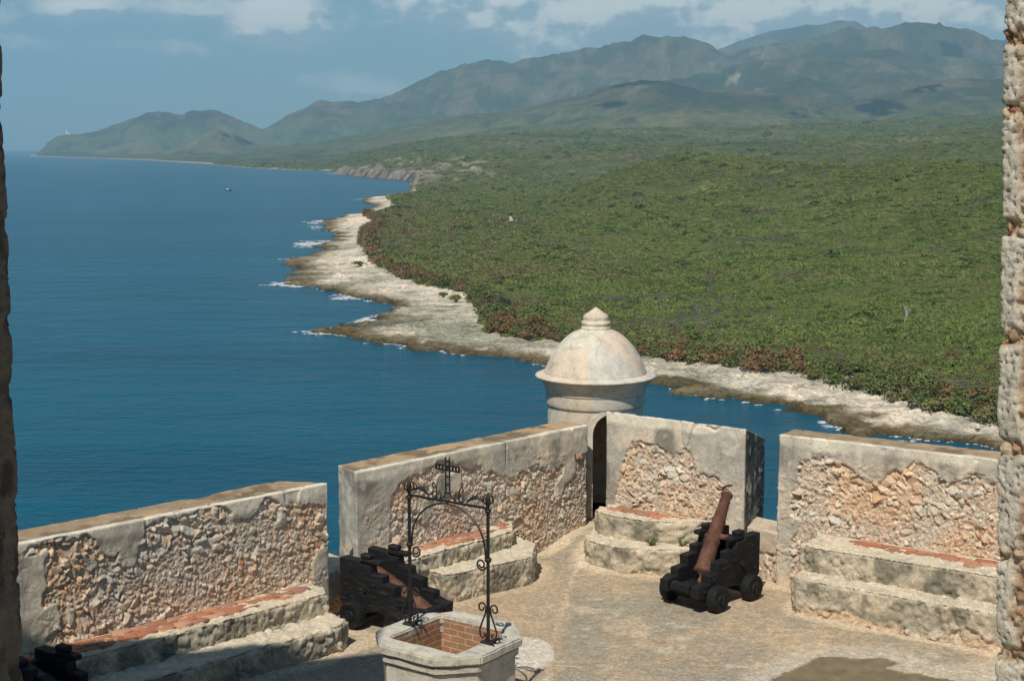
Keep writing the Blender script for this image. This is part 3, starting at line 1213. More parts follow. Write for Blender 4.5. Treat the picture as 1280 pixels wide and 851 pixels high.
# gun behind the well
f1 = on_z(441, 785, 0)
h2 = Vector((-.80, .60, 0))
s2 = Vector((.60, .80, 0))
c2 = f1 - h2 * .355 + s2 * .38
b2 = on_y(548, 777, c2.y - .22)
m2 = on_y(492, 731, c2.y + .16)
cannon(c2.x, c2.y, h2, b2, m2 - b2, 1.28,
       'cannon on a black stepped carriage, half hidden behind the well and its iron frame', seed=2)
# gun in the shade at the lower left
c3 = on_z(72, 851, .5)
k3 = on_y(76, 812, 13.8)
c3 = Vector((k3.x - .05, 13.8, 0))
cannon(c3.x, c3.y, h2, Vector((c3.x, c3.y, .42)) - h2 * .62, h2 + Vector((0, 0, .25)), 1.28,
       'black gun carriage in deep shadow at the lower left, beside the left pier', seed=3, bmat=M_IRON)

# ------------------------------------------------------------------ terrace floor, puddle
bench_polys = []
for F, P in ((FA, [(-1.5, -.03), (-1.5, .93), (LA - .30, .96), (LA - .05, .80), (LA - .03, .35), (LA - .2, -.03)]),
             (FB, [(.85, -.03), (.85, .68), (1.0, .76), (2.2, .92), (2.32, .9), (2.86, .45), (2.88, -.03)]),
             (FC, [(-.12, -.03), (.05, .60), (.22, .82), (.45, .90), (.8, .90), (1.15, .76), (1.5, .52), (1.85, .22), (2.0, -.03)]),
             (FD, [(.58, -.03), (.60, .90), (.72, 1.02), (4.5, 1.06), (4.5, -.03)])):
    bench_polys.append([F.w(*p) for p in P])
for F, a, b in ((FA, -1.6, FA.len), (FB, 0, FB.len), (FC, 0, FC.len), (FD, -.4, 4.6)):
    bench_polys.append([F.w(a, 0), F.w(b, 0)])


def seg_dist(P, pts, closed=False):
    d = np.full(len(P), 1e9)
    pts = np.asarray(pts, float)
    n = len(pts)
    for i in range(n if closed else n - 1):
        a, b = pts[i], pts[(i + 1) % n]
        ab = b - a
        t = np.clip(((P - a) @ ab) / max(ab @ ab, 1e-12), 0, 1)
        q = P - a - t[:, None] * ab
        d = np.minimum(d, np.hypot(q[:, 0], q[:, 1]))
    return d


def floor_h(X, Y):
    # the paving climbs to the turret doorway
    s, n = FB.loc(np.stack([X, Y, X * 0], 1))
    return .24 * sstep(s, 3.0, 4.5) * sstep(X + Y * .2, 4.2, 5.0) * (1 - sstep(X, 1.25, 1.6))


step = .035
gx = np.arange(-6.5, 7.5, step)
gy = np.arange(11.0, 23.2, step)
GX, GY = np.meshgrid(gx, gy)
P2 = np.stack([GX.ravel(), GY.ravel()], 1)
P3 = np.stack([P2[:, 0], P2[:, 1], np.zeros(len(P2))], 1)
hz = floor_h(P2[:, 0], P2[:, 1])
und = (fbm(P3, 1.8, 3, 900) - .5) * .02
colr = lerp3(np.broadcast_to((.385, .298, .198), P3.shape), np.broadcast_to((.315, .27, .195), P3.shape), sstep(fbm(P3, 1.3, 4, 901), .42, .58))
colr = lerp3(colr, np.broadcast_to((.50, .37, .235), P3.shape), sstep(fbm(P3, .7, 4, 902), .55, .68) * .6)
colr = lerp3(colr, np.broadcast_to((.29, .26, .20), P3.shape), sstep(fbm(P3, .5, 4, 903), .56, .70) * .5)
fl_ = fbm(P3 * np.array([.45, 1, 1]), .10, 3, 911)
colr = lerp3(colr, np.broadcast_to((.54, .46, .345), P3.shape), sstep(fl_, .60, .70) * .55 * sstep(fbm(P3, .9, 3, 912), .42, .6))
colr = lerp3(colr, np.broadcast_to((.22, .195, .15), P3.shape), sstep(fbm(P3 * np.array([.5, 1, 1]), .08, 3, 913), .60, .70) * .45)
dB = np.full(len(P2), 9.)
for i, pl in enumerate(bench_polys): dB = np.minimum(dB, seg_dist(P2, pl, i < 4))
jn = fbm(P3, .35, 3, 904)
band = 1 - sstep(dB + (jn - .5) * .25, .10, .24)
colr = lerp3(colr, np.broadcast_to((.57, .455, .32), P3.shape), band * .8)


def fpt(px, py): 
    p = on_z(px, py, 0)
    return (p.x, p.y)


for pts, wd in (([fpt(738, 690), fpt(716, 720), fpt(704, 760), fpt(690, 800), fpt(684, 851)], .035), ([fpt(560, 772), fpt(640, 776), fpt(712, 775)], .02)):
    d = seg_dist(P2, pts) + (fbm(P3, .2, 3, 905) - .5) * .08
    colr = lerp3(colr, np.broadcast_to((.58, .50, .38), P3.shape), (1 - sstep(d, wd * .4, wd)) * .75)
# warm strip between the joint and the well
wj = fbm(P3, .5, 3, 908)
px_, py_ = proj(P2[:, 0], P2[:, 1], 0 * P2[:, 0])
ws = sstep(P2[:, 0], -2, -1) * (1 - sstep(P2[:, 0] + (wj - .5) * .2 - (P2[:, 1] - 16.5) * .10, .50, .62)) * (1 - sstep(P2[:, 1], 19, 20))
colr = lerp3(colr, np.broadcast_to((.43, .315, .20), P3.shape), ws * .6)
# smooth cement patch beside the well
pc_ = np.array(fpt(660, 817))
dp = np.hypot((P2[:, 0] - pc_[0]) / .36, (P2[:, 1] - pc_[1]) / .62) + (fbm(P3, .3, 3, 906) - .5) * .5
cem = 1 - sstep(dp, .82, .92)
colr = lerp3(colr, np.broadcast_to((.56, .50, .405), P3.shape), cem)
# puddle outline
pud = [fpt(*p) for p in ((968, 850), (985, 836), (1000, 829), (1018, 820), (1040, 817), (1075, 820), (1105, 819), (1122, 827), (1116, 833), (1130, 840), (1165, 846), (1190, 851), (1215, 880), (1100, 905), (990, 885), (955, 862))]
pu = np.asarray(pud)
dpud = seg_dist(P2, pu, True)
inside = np.array([inpoly(x, y, pud) if 1.8 < x < 6.2 and y < 18.5 else False for x, y in P2])
sd_p = np.where(inside, -dpud, dpud) + (fbm(P3, .35, 4, 907) - .5) * .22
ring = 1 - sstep(sd_p, .12, .5)
colr = lerp3(colr, np.broadcast_to((.52, .43, .32), P3.shape), ring * .7)
ring2 = np.exp(-((sd_p - .10) / .06) ** 2)
colr = lerp3(colr, np.broadcast_to((.42, .37, .30), P3.shape), ring2 * .5)
wet = 1 - sstep(sd_p, -.02, .05)
colr = lerp3(colr, np.broadcast_to((.27, .215, .14), P3.shape), wet)
# dried white mud fan towards the right
fan = sstep(P2[:, 0], 4.0, 5.2) * sstep(19.2 - P2[:, 1], 0, 1.) * sstep(fbm(P3, .8, 3, 909), .38, .6)
colr = lerp3(colr, np.broadcast_to((.60, .50, .37), P3.shape), fan * .6 * (1 - wet))
hz = hz + und * (1 - wet) - .012 * ring * (1 - wet) - .018 * wet
nx, ny = len(gx), len(gy)
ii = np.arange(nx * ny).reshape(ny, nx)
Fq = np.stack([ii[:-1, :-1], ii[:-1, 1:], ii[1:, 1:], ii[1:, :-1]], -1).reshape(-1, 4)
# keep the paving inside the walls
keep = np.ones(len(P2), bool)
for F, a, b in ((FA, -3, 9), (FC, -9, 9)):
    s, n = F.loc(P3)
    keep &= (n > (-.9 if F is FC else -.62))
Fq = Fq[keep[Fq].all(1)]


def mat_floor():
    m, nt, b = newmat('terrace_paving')
    at = nt.nodes.new('ShaderNodeAttribute'); at.attribute_name = 'Col'
    p = wpos(nt)
    v = N_(nt, 'ShaderNodeTexVoronoi', Scale=42.0)
    nt.links.new(p, v.inputs['Vector'])
    sp_ = nt.nodes.new('ShaderNodeSeparateColor'); nt.links.new(v.outputs['Color'], sp_.inputs[0])
    g = ramp(nt, sp_.outputs[0], [(0, (.62, .62, .64)), (.35, (.90, .88, .86)), (.7, (1.08, 1.07, 1.05)), (.88, (1.34, 1.36, 1.38)), (1, (1.5, 1.5, 1.5))])
    # smoother where the surface is pale cement
    c = mixc(nt, at.outputs['Color'], g, .62, 'MULTIPLY')
    n1 = noise(nt, 9, 6, .7, p)
    c = mixc(nt, c, ramp(nt, n1, [(.3, (.76, .77, .78)), (.7, (1.18, 1.17, 1.15))]), 1., 'MULTIPLY')
    nt.links.new(c, b.inputs['Base Color'])
    b.inputs['Roughness'].default_value = .88
    bump(nt, b, mixc(nt, v.outputs['Distance'], n1, .5), .5, .012)
    return m


M_FLOOR = mat_floor()
o = link('terrace_floor', mesh_np('terrace_floor', np.stack([P2[:, 0], P2[:, 1], hz], 1), Fq, colr), M_FLOOR, smooth=True)
tag(o, kind='structure')

# water lying in the hollow
pm_, ntp, bp = newmat('puddle_water')
bp.inputs['Base Color'].default_value = (.105, .082, .048, 1)
bp.inputs['Roughness'].default_value = .16
bp.inputs['IOR'].default_value = 1.33
bp.inputs['Specular IOR Level'].default_value = .35
nn = noise(ntp, 5, 5, .6, wpos(ntp))
ntp.links.new(ramp(ntp, nn, [(.35, (.20, .155, .095)), (.65, (.13, .10, .06))]), bp.inputs['Base Color'])
bump(ntp, bp, noise(ntp, 14, 2, .5, wpos(ntp)), .05, .003)
stp = .05
px0, px1, py0, py1 = pu[:, 0].min() - .2, pu[:, 0].max() + .2, pu[:, 1].min() - .2, pu[:, 1].max() + .2
ax_, ay_ = np.arange(px0, px1, stp), np.arange(py0, py1, stp)
AX, AY = np.meshgrid(ax_, ay_)
Pp = np.stack([AX.ravel(), AY.ravel(), np.full(AX.size, -.014)], 1)
di = seg_dist(Pp[:, :2], pu, True)
ins = np.array([inpoly(x, y, pud) for x, y in Pp[:, :2]])
sdp = np.where(ins, -di, di) + (fbm(Pp * np.array([1, 1, 0]), .35, 4, 907) - .5) * .22
ii = np.arange(AX.size).reshape(AX.shape)
Fp = np.stack([ii[:-1, :-1], ii[:-1, 1:], ii[1:, 1:], ii[1:, :-1]], -1).reshape(-1, 4)
Fp = Fp[(sdp[Fp] < .03).all(1)]
used = np.unique(Fp); rm = np.zeros(AX.size, int); rm[used] = np.arange(len(used))
o = link('puddle', mesh_np('puddle', Pp[used], rm[Fp]), pm_, smooth=True)
tag(o, kind='structure')

# weeds in the joints of the round bench
M_WEED = mat_simple('weed_leaf', (.09, .11, .035), .7, .4, 30)


def weed(x, y, z, r, label, seed):
    rnd = random.Random(seed)
    mb = MB()
    for k in range(26):
        a = rnd.uniform(0, 2 * PI)
        l = r * rnd.uniform(.5, 1.1)
        dx, dy = math.cos(a) * l * .7, math.sin(a) * l * .7
        mb.tube([(0, 0, 0), (dx * .5, dy * .5, l * .6), (dx, dy, l * rnd.uniform(.5, .9))], [.006, .008, .002], 4)
    o = mb.build('weed', M_WEED)
    o.location = (x, y, z)
    tag(o, label, 'weed')


p = on_y(815, 693, FC.w(1.1, .62)[1]); weed(p.x, p.y, .36, .16, 'tuft of green weed on the lower step of the round bench', 1)
p = FC.w(1.5, .35); weed(p[0], p[1], .36, .13, 'small weed between the round bench and the wall beside the upright cannon', 2)

# ------------------------------------------------------------------ the opening we look through: two rough piers
def mat_pier():
    return mat_painted('coral_stone', 120, .28, .7, .006, .92, 22.)


M_PIER = mat_pier()


def pier(poly, z0, z1, seed, label, vox, edge_xy, ang, lean, dark=False):
    me = hull_mesh(poly, z0, z1)
    V, Q, N = remeshed(me, vox)
    z = V[:, 2]
    # courses of blocks
    hts = []
    r = random.Random(seed)
    zz = z0
    while zz < z1:
        hts.append(zz); zz += r.uniform(.24, .40)
    hts = np.array(hts)
    zi = z + (fbm(V, .2, 3, seed) - .5) * .06
    k = np.searchsorted(hts, zi) - 1
    dz = np.minimum(np.abs(zi - hts[np.clip(k, 0, len(hts) - 1)]), np.abs(hts[np.clip(k + 1, 0, len(hts) - 1)] - zi))
    de = np.hypot(V[:, 0] - edge_xy[0], V[:, 1] - edge_xy[1])      # distance from the visible corner
    blk = _hash(k, k * 0, k * 0, seed + 5)
    wblk = .055 + .06 * blk
    isblk = (1 - sstep(de + (fbm(V, .12, 3, seed + 8) - .5) * .08, wblk - .012, wblk + .012)) * sstep(dz, .015, .04)
    f1, f2, i1, i2 = worley(V, .017, seed)
    pits = sstep(.55 - f1, 0, .4)
    g1, g2, j1, j2 = worley(V + (np.stack([fbm(V, .03, 2, seed + k) for k in (21, 22, 23)], 1) - .5) * .03, .034, seed + 3)
    a = fbm(V, .10, 4, seed + 4)
    dblk = (a - .5) * .016 - pits * .014 * (.4 + i2)
    dr = -.034 + .034 * np.sqrt(np.clip((g2 - g1) / .5, 0, 1)) * (.4 + .8 * j2) + (fbm(V, .03, 3, seed + 6) - .5) * .02
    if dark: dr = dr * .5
    disp = dblk * isblk + dr * (1 - isblk)
    disp += (fbm(V, .35, 3, seed + 14) - .5) * .022
    cb = lerp3(np.broadcast_to((.44, .41, .345), V.shape), np.broadcast_to((.56, .52, .43), V.shape), sstep(a, .35, .65))
    pal = np.array([(.50, .40, .27), (.42, .29, .18), (.55, .47, .35), (.35, .25, .17), (.60, .52, .40)])
    pal = pal * np.array([.85, .78, .72])
    cr = pal[(j1 * 4.999).astype(int)]
    cr = np.where((j2 > .97)[:, None], np.array([(.34, .13, .07)]), cr)
    col = lerp3(cr, cb, isblk)
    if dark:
        col = lerp3(np.broadcast_to((.07, .056, .042), V.shape), np.broadcast_to((.16, .13, .098), V.shape), sstep(a, .35, .65))  # the shade on this pier is painted into its stone colour
    col = col * np.array([.90, .88, .86])
    V = V + N * disp[:, None]
    V[:, 0] += lean * (z - CAM_Z)
    o = link('stone_pier', mesh_np('stone_pier', V, Q, col), M_PIER, smooth=True)
    tag(o, label, 'pier', 'rough stone piers framing the view')
    return o


def edge_line(a, b):
    p1, p2 = on_y(*a, 5.0), on_y(*b, 5.0)
    ln = (p1.x - p2.x) / (p1.z - p2.z)
    return Vector((p2.x - ln * (p2.z - CAM_Z), 5.0, 0)), ln


e, ln = edge_line((1254, 20), (1242, 840))
pier([(e.x, e.y), (e.x + .95, e.y + .25), (e.x + .95, e.y - .95), (e.x + .62, e.y - .85)], 3.72, 7.2, 5,
     'sunlit pier of pitted coral blocks and rubble at the right edge', .0085, (e.x, e.y), 0, ln)
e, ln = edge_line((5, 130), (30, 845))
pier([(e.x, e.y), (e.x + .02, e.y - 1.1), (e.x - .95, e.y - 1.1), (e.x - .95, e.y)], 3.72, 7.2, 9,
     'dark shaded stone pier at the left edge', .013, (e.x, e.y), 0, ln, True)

# gun terrace mass below, upper terrace and the keep wing behind the viewer
M_WALL = mat_simple('fort_wall_plaster', (.46, .40, .30), .92, .2, 1.5, .5, .03)
base = [FA.w(-9, -.65), FA.w(FA.len + .3, -.65), FB.w(FB.len * .5, -.62), (TX - .3, TY + .6), (TX + .5, TY + .5), FC.w(FC.len, -.85), FD.w(1, -.7), FD.w(12, -.7), (12, -14), (-14, -14)]
me = hull_mesh(base, -58, -.14)
o = link('terrace', me, M_WALL)
tag(o, kind='structure')
mb = MB()
mb.box((0, -4.0, 1.9), (17.0, 18.0, 3.64), ch=.03)
mb.v = [v for v in mb.v]
o = mb.build('upper_terrace', M_WALL)
tag(o, kind='structure')
# the tall keep wing behind and left of the viewer, whose shadow lies across the lower left of the terrace
hk = 12.0
cot = math.cos(SUN_EL) / math.sin(SUN_EL)
dsp = (L_DIR.x * cot * hk, L_DIR.y * cot * hk)
ka = Vector((-1.05 - dsp[0], 16.72 - dsp[1]))
kb = Vector((-3.45 - dsp[0], 15.95 - dsp[1]))
u_ = (kb - ka).normalized()
kb2 = ka + u_ * 9.
me = hull_mesh([(ka.x, ka.y), (kb2.x, kb2.y), (kb2.x - .5, kb2.y - 6), (ka.x - .4, ka.y - 6)], -1, hk)
o = link('castle_keep', me, M_WALL)
tag(o, kind='structure')
# =================================================================== LANDSCAPE
FA_ = F0 * 1.0
# shoreline as seen in the photograph (row, column), near to far
SHORE = [(640, 1900), (600, 1560), (575, 1345), (562, 1248), (556, 1222), (552, 1180), (546, 1120), (541, 1085), (536, 1072), (528, 1062), (519, 1028), (513, 980), (500, 905), (493, 868), (487, 842), (481, 815), (474, 780), (466, 735), (460, 700), (455, 668), (450, 640), (445, 612), (440, 577), (436, 545), (431, 500), (426, 462), (421, 432), (418, 424), (414, 400), (410, 432), (405, 450), (400, 472), (395, 482), (390, 488), (385, 493), (380, 488), (376, 468), (372, 440), (368, 425), (362, 390), (356, 352), (352, 368), (345, 378), (338, 378), (330, 374), (325, 370), (320, 388), (313, 408), (307, 398), (303, 414), (297, 420), (290, 414), (284, 404), (278, 402), (274, 414), (270, 430), (266, 452), (262, 464), (258, 468), (254, 458), (250, 450), (247, 466), (244, 488), (240, 511), (237, 514), (233, 511), (230, 513), (226.5, 512), (224.5, 490), (222.5, 460), (220.5, 440), (218.5, 424), (216.5, 415), (215, 420), (213.8, 405), (213.2, 380), (212, 350), (210.5, 318), (208.5, 290), (206.5, 272), (204.5, 248), (202.5, 212), (200.5, 180), (198.5, 125), (197, 75), (196, 46), (195.4, 38), (194.6, 36), (193.8, 42), (192.9, 80), (191.5, 200), (190.2, 280)]
VEG = [(640, 1800), (560, 1420), (530, 1270), (522, 1243), (512, 1215), (497, 1150), (483, 1105), (471, 1060), (463, 1000), (460, 950), (452, 900), (446, 850), (441, 805), (432, 750), (423, 695), (418, 640), (412, 606), (404, 602), (395, 598), (385, 597), (380, 587), (372, 584), (364.5, 580), (361, 561), (356, 532), (350, 512), (343, 490), (333, 473), (322, 460), (313, 458), (304, 450), (296, 449), (288, 456), (280, 470), (274, 462), (269, 455), (265, 457), (261, 474), (257, 488), (253, 494), (248, 482), (243, 486), (240, 512), (238, 522), (233, 518), (230, 520), (226.5, 519), (224.5, 498), (222.5, 468), (220.5, 448), (218.5, 432), (216.5, 424), (215, 427), (213.4, 412), (212.6, 384), (211.4, 352), (210, 321), (208, 293), (206, 274), (204, 250), (202, 216), (200, 184), (198, 129), (196.6, 79), (195.7, 48), (195.1, 42), (194.3, 40), (193.6, 46), (192.7, 84), (191.3, 205), (190, 285)]
shore_w = np.array([tuple(on_z(x, y, SEA))[:2] for y, x in SHORE])
veg_w = np.array([tuple(on_z(x, y, SEA + 3.2))[:2] for y, x in VEG])


def signed(X, Y, line):
    """distance to a polyline that is a graph over Y; positive on its right"""
    P = np.stack([X.ravel(), Y.ravel()], 1)
    xs = np.interp(P[:, 1], line[:, 1], line[:, 0])
    d = np.full(len(P), 1e12)
    ylo = np.minimum(line[:-1, 1], line[1:, 1])
    for i in range(len(line) - 1):
        a, b = line[i], line[i + 1]
        # only rows within reach
        m = (P[:, 1] > a[1] * .72 - 60) & (P[:, 1] < b[1] * 1.35 + 60)
        if not m.any(): continue
        q = P[m] - a
        ab = b - a
        t = np.clip((q @ ab) / (ab @ ab), 0, 1)
        dx = q[:, 0] - t * ab[0]
        dy = q[:, 1] - t * ab[1]
        d[m] = np.minimum(d[m], dx * dx + dy * dy)
    d = np.sqrt(d)
    return (np.where(P[:, 0] > xs, d, -d)).reshape(X.shape)


def crest(pts, dist):
    """skyline samples (column,row) at the given distance -> (slope a = X/Y, height above sea)"""
    r = []
    for px, py in pts:
        D = dist(px) if callable(dist) else dist
        p = on_y(px, py, D)
        r.append((p.x / p.y, p.z - SEA, D))
    return np.array(r)


LAYERS = []


def layer(pts, dist, wf, wb, pw=1.0, rough=0.2, wav=1500., seed=0, sdfade=250.):
    LAYERS.append((crest(pts, dist), wf, wb, pw, rough, wav, seed, sdfade))


# near spur and its shoulder
d1 = lambda x: np.interp(x, [690, 855, 1000, 1260, 1500], [1500, 1650, 1350, 980, 800])
layer([(640, 262), (700, 247), (740, 230), (775, 214), (815, 202), (850, 195), (900, 194), (945, 199), (1000, 207), (1060, 207), (1130, 202), (1200, 205), (1260, 212), (1500, 215), (1800, 220)], d1, lambda D: .50 * D, lambda D: .35 * D, 1., .22, 260, 3, 250)
layer([(880, 230), (950, 212), (1010, 200), (1070, 193), (1140, 186), (1200, 178), (1260, 172), (1500, 160), (1800, 150)], 2300., lambda D: 800, lambda D: 900, 1., .22, 420, 4)
layer([(540, 212), (600, 198), (660, 191), (720, 186), (800, 181), (900, 180), (1000, 176), (1100, 170), (1260, 160), (1500, 150), (1800, 140)], 3200., lambda D: 900, lambda D: 900, 1., .15, 520, 14)
layer([(400, 206), (440, 194), (500, 180), (560, 172), (640, 167), (700, 164), (760, 161), (830, 160), (900, 160), (960, 158), (1000, 157), (1100, 152), (1180, 147), (1260, 143), (1500, 135), (1800, 130)], 4800., lambda D: 1700, lambda D: 1500, 1., .12, 700, 5)
# foothills
layer([(300, 190), (340, 184), (400, 177), (470, 165), (540, 152), (600, 142), (660, 134), (700, 124), (740, 115), (770, 107), (800, 102), (830, 104), (860, 110), (885, 114), (910, 116), (960, 120), (1010, 124), (1050, 134), (1100, 122), (1150, 107), (1200, 102), (1260, 98), (1400, 90), (1800, 90)], 8200., lambda D: 2300, lambda D: 2200, 1.15, .42, 1300, 6)
layer([(560, 170), (640, 158), (700, 150), (800, 142), (860, 138), (930, 136), (1000, 146), (1080, 150), (1130, 140), (1180, 126), (1230, 122), (1300, 118), (1800, 110)], 6600., lambda D: 1500, lambda D: 1500, 1.1, .40, 900, 16)
layer([(700, 120), (760, 106), (840, 98), (900, 86), (940, 74), (1000, 70), (1060, 66), (1110, 62), (1150, 66), (1200, 72), (1260, 80), (1500, 90)], 10200., lambda D: 1900, lambda D: 1900, 1.1, .45, 1400, 26)
# main range
layer([(280, 190), (310, 176), (335, 160), (370, 141), (400, 129), (425, 127), (450, 130), (475, 126), (500, 113), (545, 91), (580, 82), (610, 77), (640, 77), (665, 74), (700, 68), (740, 62), (780, 56), (810, 50), (835, 47), (860, 50), (880, 58), (900, 68), (920, 66), (950, 60), (1000, 52), (1040, 45), (1080, 40), (1130, 35), (1165, 35), (1190, 39), (1230, 51), (1260, 58), (1320, 72), (1500, 80), (1800, 90)], 12800., lambda D: 3600, lambda D: 3200, 1.25, .62, 1300, 7)
layer([(840, 90), (880, 72), (900, 62), (920, 54), (945, 46), (965, 40), (990, 35), (1010, 34), (1030, 36), (1050, 32), (1068, 33), (1085, 42), (1110, 58), (1160, 80)], 19000., lambda D: 3600, lambda D: 3500, 1.2, .35, 2200, 8)
# headland at the far left and the low hill before it
layer([(36, 196), (44, 190), (60, 178), (72, 170), (84, 168), (100, 168), (115, 165), (135, 160), (150, 153), (165, 147), (185, 141), (200, 139.5), (215, 142), (228, 143), (240, 139), (262, 137.5), (280, 142), (300, 150), (318, 158), (335, 170), (350, 181), (370, 192)], 12100., lambda D: 1000, lambda D: 1000, .8, .30, 600, 9, 60.)
layer([(170, 198), (200, 190), (225, 183), (245, 172), (262, 165), (275, 162.5), (292, 167), (310, 176), (335, 183), (370, 190), (400, 196)], 9600., lambda D: 1100, lambda D: 1400, 1.0, .30, 600, 10, 120.)

NA, ND = 1150, 930
av = np.concatenate([np.linspace(-.46, -.37, 20, endpoint=False), np.linspace(-.37, .40, NA - 60, endpoint=False), np.linspace(.40, .62, 40)])
NA = len(av)
dv = np.geomspace(240, 24500, ND)
AA, DD = np.meshgrid(av, dv)
XX = AA * DD
YY = DD
TP = np.stack([XX.ravel(), YY.ravel(), np.zeros(XX.size)], 1)


def tn(scale, o, seed): return fbm(TP, scale, o, seed).reshape(XX.shape)


jag = (tn(9, 4, 70) - .5) * 17 * np.clip(1.4 - DD / 2500, 0, 1) + (tn(40, 3, 71) - .5) * 14 * np.clip(1.3 - DD / 6000, .15, 1)
SD0 = signed(XX, YY, shore_w)
SD = SD0 + jag * np.clip(np.abs(SD0) / 6 + .45, 0, 1)
VD = signed(XX, YY, veg_w) + (tn(12, 3, 72) - .5) * 7
land = SD > 0
cliff = sstep(DD, 2180, 2350) * (1 - sstep(DD, 3450, 3650)) * (1 - sstep(AA, -.035, .03))
rise = 1.1 * sstep(SD, 0, 2.2) + 1.7 * sstep(SD, 6, 38) + 9.0 * sstep(VD, 0, 420) + 5 * sstep(VD, 300, 900)
rise += (tn(5, 4, 73) - .5) * 2.2 * sstep(SD, 1, 6) * (1 - sstep(VD, 5, 40)) * np.clip(1.5 - DD / 1500, .2, 1)
rise += (tn(2.1, 3, 76) - .5) * 1.2 * sstep(SD, .5, 4) * (1 - sstep(VD, -12, 5)) * np.clip(1.4 - DD / 900, 0, 1)
rise += (tn(60, 4, 74) - .5) * 6 * sstep(VD, 20, 150)
cl = ridged(TP, 55, 4, 75).reshape(XX.shape)
rise = rise + cliff * (15 * sstep(SD, 1, 14) + 17 * sstep(SD, 40, 200)) * (.35 + 1.0 * cl)
H = np.where(land, np.maximum(rise, .05), np.clip(SD * .22, -2.6, -.05))
for cr, wf, wb, pw, rough, wav, seed, fade in LAYERS:
    c = np.interp(AA, cr[:, 0], cr[:, 1], left=0, right=cr[-1, 1])
    Dc = np.interp(AA, cr[:, 0], cr[:, 2])
    rel = DD - Dc
    if rough > 0:
        # the crest wanders so that spurs run towards the viewer
        rel = rel + (tn(wav * 1.2, 3, 200 + seed) - .5) * wav * .9
    w_f = wf(Dc); w_b = wb(Dc)
    t = np.where(rel < 0, -rel / w_f, rel / w_b)
    g = np.clip(1 - t, 0, 1)
    g = (g * g * (3 - 2 * g)) ** pw
    rg = ridged(TP, wav, 5, 100 + seed).reshape(XX.shape)
    mod = 1 - rough * (1.25 - g * .95) * (1.25 - 1.25 * rg) * 2.1
    val = c * g * np.clip(mod, .12, 1.2)
    # bring the ridge line back to its measured height, leaving its fine roughness
    mx = np.maximum(val.max(axis=0), 1.)
    scl = np.convolve(np.pad(c.max(axis=0) / mx, 15, 'edge'), np.ones(31) / 31, 'valid')
    val = val * np.clip(scl, .5, 2.)[None, :]
    small = (tn(wav * .16, 4, 300 + seed) - .5) * .10 * np.clip(c, 0, 400) * sstep(g, 0, .5)
    val = (val + small) * sstep(SD, 0, fade)
    val = np.maximum(val, 0)
    H = np.where(land, (np.maximum(H, 0) ** 6 + val ** 6) ** (1 / 6.), H)
bumpy = (tn(26, 4, 90) - .5) * 3.2 * sstep(VD, 30, 200) * np.clip(DD / 1000, .9, 2.4)
H = np.where(land & (VD > 0), np.maximum(H + bumpy, .3), H)
ZT = H + SEA


def terrain_at(x, y, rocky=False):
    x = np.atleast_1d(x); y = np.atleast_1d(y)
    a = x / y
    i = np.interp(a, av, np.arange(NA))
    j = np.interp(y, dv, np.arange(ND))
    i0 = np.clip(i.astype(int), 0, NA - 2); j0 = np.clip(j.astype(int), 0, ND - 2)
    fi, fj = i - i0, j - j0
    r = lambda M: (M[j0, i0] * (1 - fi) * (1 - fj) + M[j0, i0 + 1] * fi * (1 - fj) + M[j0 + 1, i0] * (1 - fi) * fj + M[j0 + 1, i0 + 1] * fi * fj)
    return (r(ZT), r(SD), r(VD), r(crk)) if rocky else (r(ZT), r(SD), r(VD))


# ---- ground colours (of the things themselves: rock, sand, soil, scrub)
shp = XX.shape
def C(c): return np.broadcast_to(np.array(c, float), (*shp, 3))
n_big = tn(90, 4, 80); n_mid = tn(22, 4, 81); n_sm = tn(6, 4, 82)
stretch = fbm(TP * np.array([.35, 1, 1]), 7, 4, 83).reshape(shp)
rock = lerp3(C((.135, .10, .045)), C((.21, .165, .095)), sstep(n_sm, .38, .6))
tanr = lerp3(C((.33, .28, .195)), C((.22, .19, .135)), sstep(n_mid, .45, .62))
sand = lerp3(C((.70, .61, .48)), C((.56, .49, .385)), sstep(n_sm, .5, .66))
edge_w = 6.5 + 6 * (n_mid - .5) * 2
col = lerp3(C((.06, .05, .03)), rock, sstep(SD, .3, 2.2))
col = lerp3(col, tanr, sstep(SD, edge_w - 4, edge_w + 5))
sandm = sstep(VD + (stretch - .5) * 30 + (n_sm - .5) * 30 + (n_big - .5) * 30, -34, -18)
sandm = np.maximum(sandm, sstep(SD, edge_w + 2, edge_w + 9) * sstep(stretch, .57, .66) * .8)
col = lerp3(col, sand, sandm * sstep(SD, edge_w - 3, edge_w + 6))
darkp = sstep(fbm(TP * np.array([.3, 1, 1]), 5, 4, 84).reshape(shp), .60, .70)
col = lerp3(col, C((.15, .135, .105)), darkp * .35 * sstep(SD, 6, 14))
g1_ = lerp3(C((.085, .108, .032)), C((.120, .142, .044)), sstep(n_mid, .38, .62))
g1_ = lerp3(g1_, C((.085, .075, .035)), sstep(n_big, .50, .66) * .55)
farg = lerp3(C((.085, .105, .038)), C((.130, .125, .056)), sstep(tn(700, 5, 85), .42, .62))
farg = lerp3(farg, C((.034, .050, .018)), sstep(tn(120, 4, 86), .52, .66) * .8)
farg = lerp3(farg, C((.12, .10, .055)), sstep(tn(180, 5, 87), .60, .70) * .6)
vg = lerp3(g1_, farg, sstep(DD, 1800, 4000))
mtn = lerp3(C((.056, .062, .034)), C((.100, .084, .052)), sstep(tn(900, 5, 88), .40, .62))
mtn = lerp3(mtn, C((.035, .046, .020)), sstep(tn(200, 5, 89), .48, .62) * .8)
mtn = lerp3(mtn, C((.17, .14, .085)), sstep(tn(110, 4, 92), .56, .68) * .5)
gul = ridged(TP, 850, 5, 93).reshape(shp)
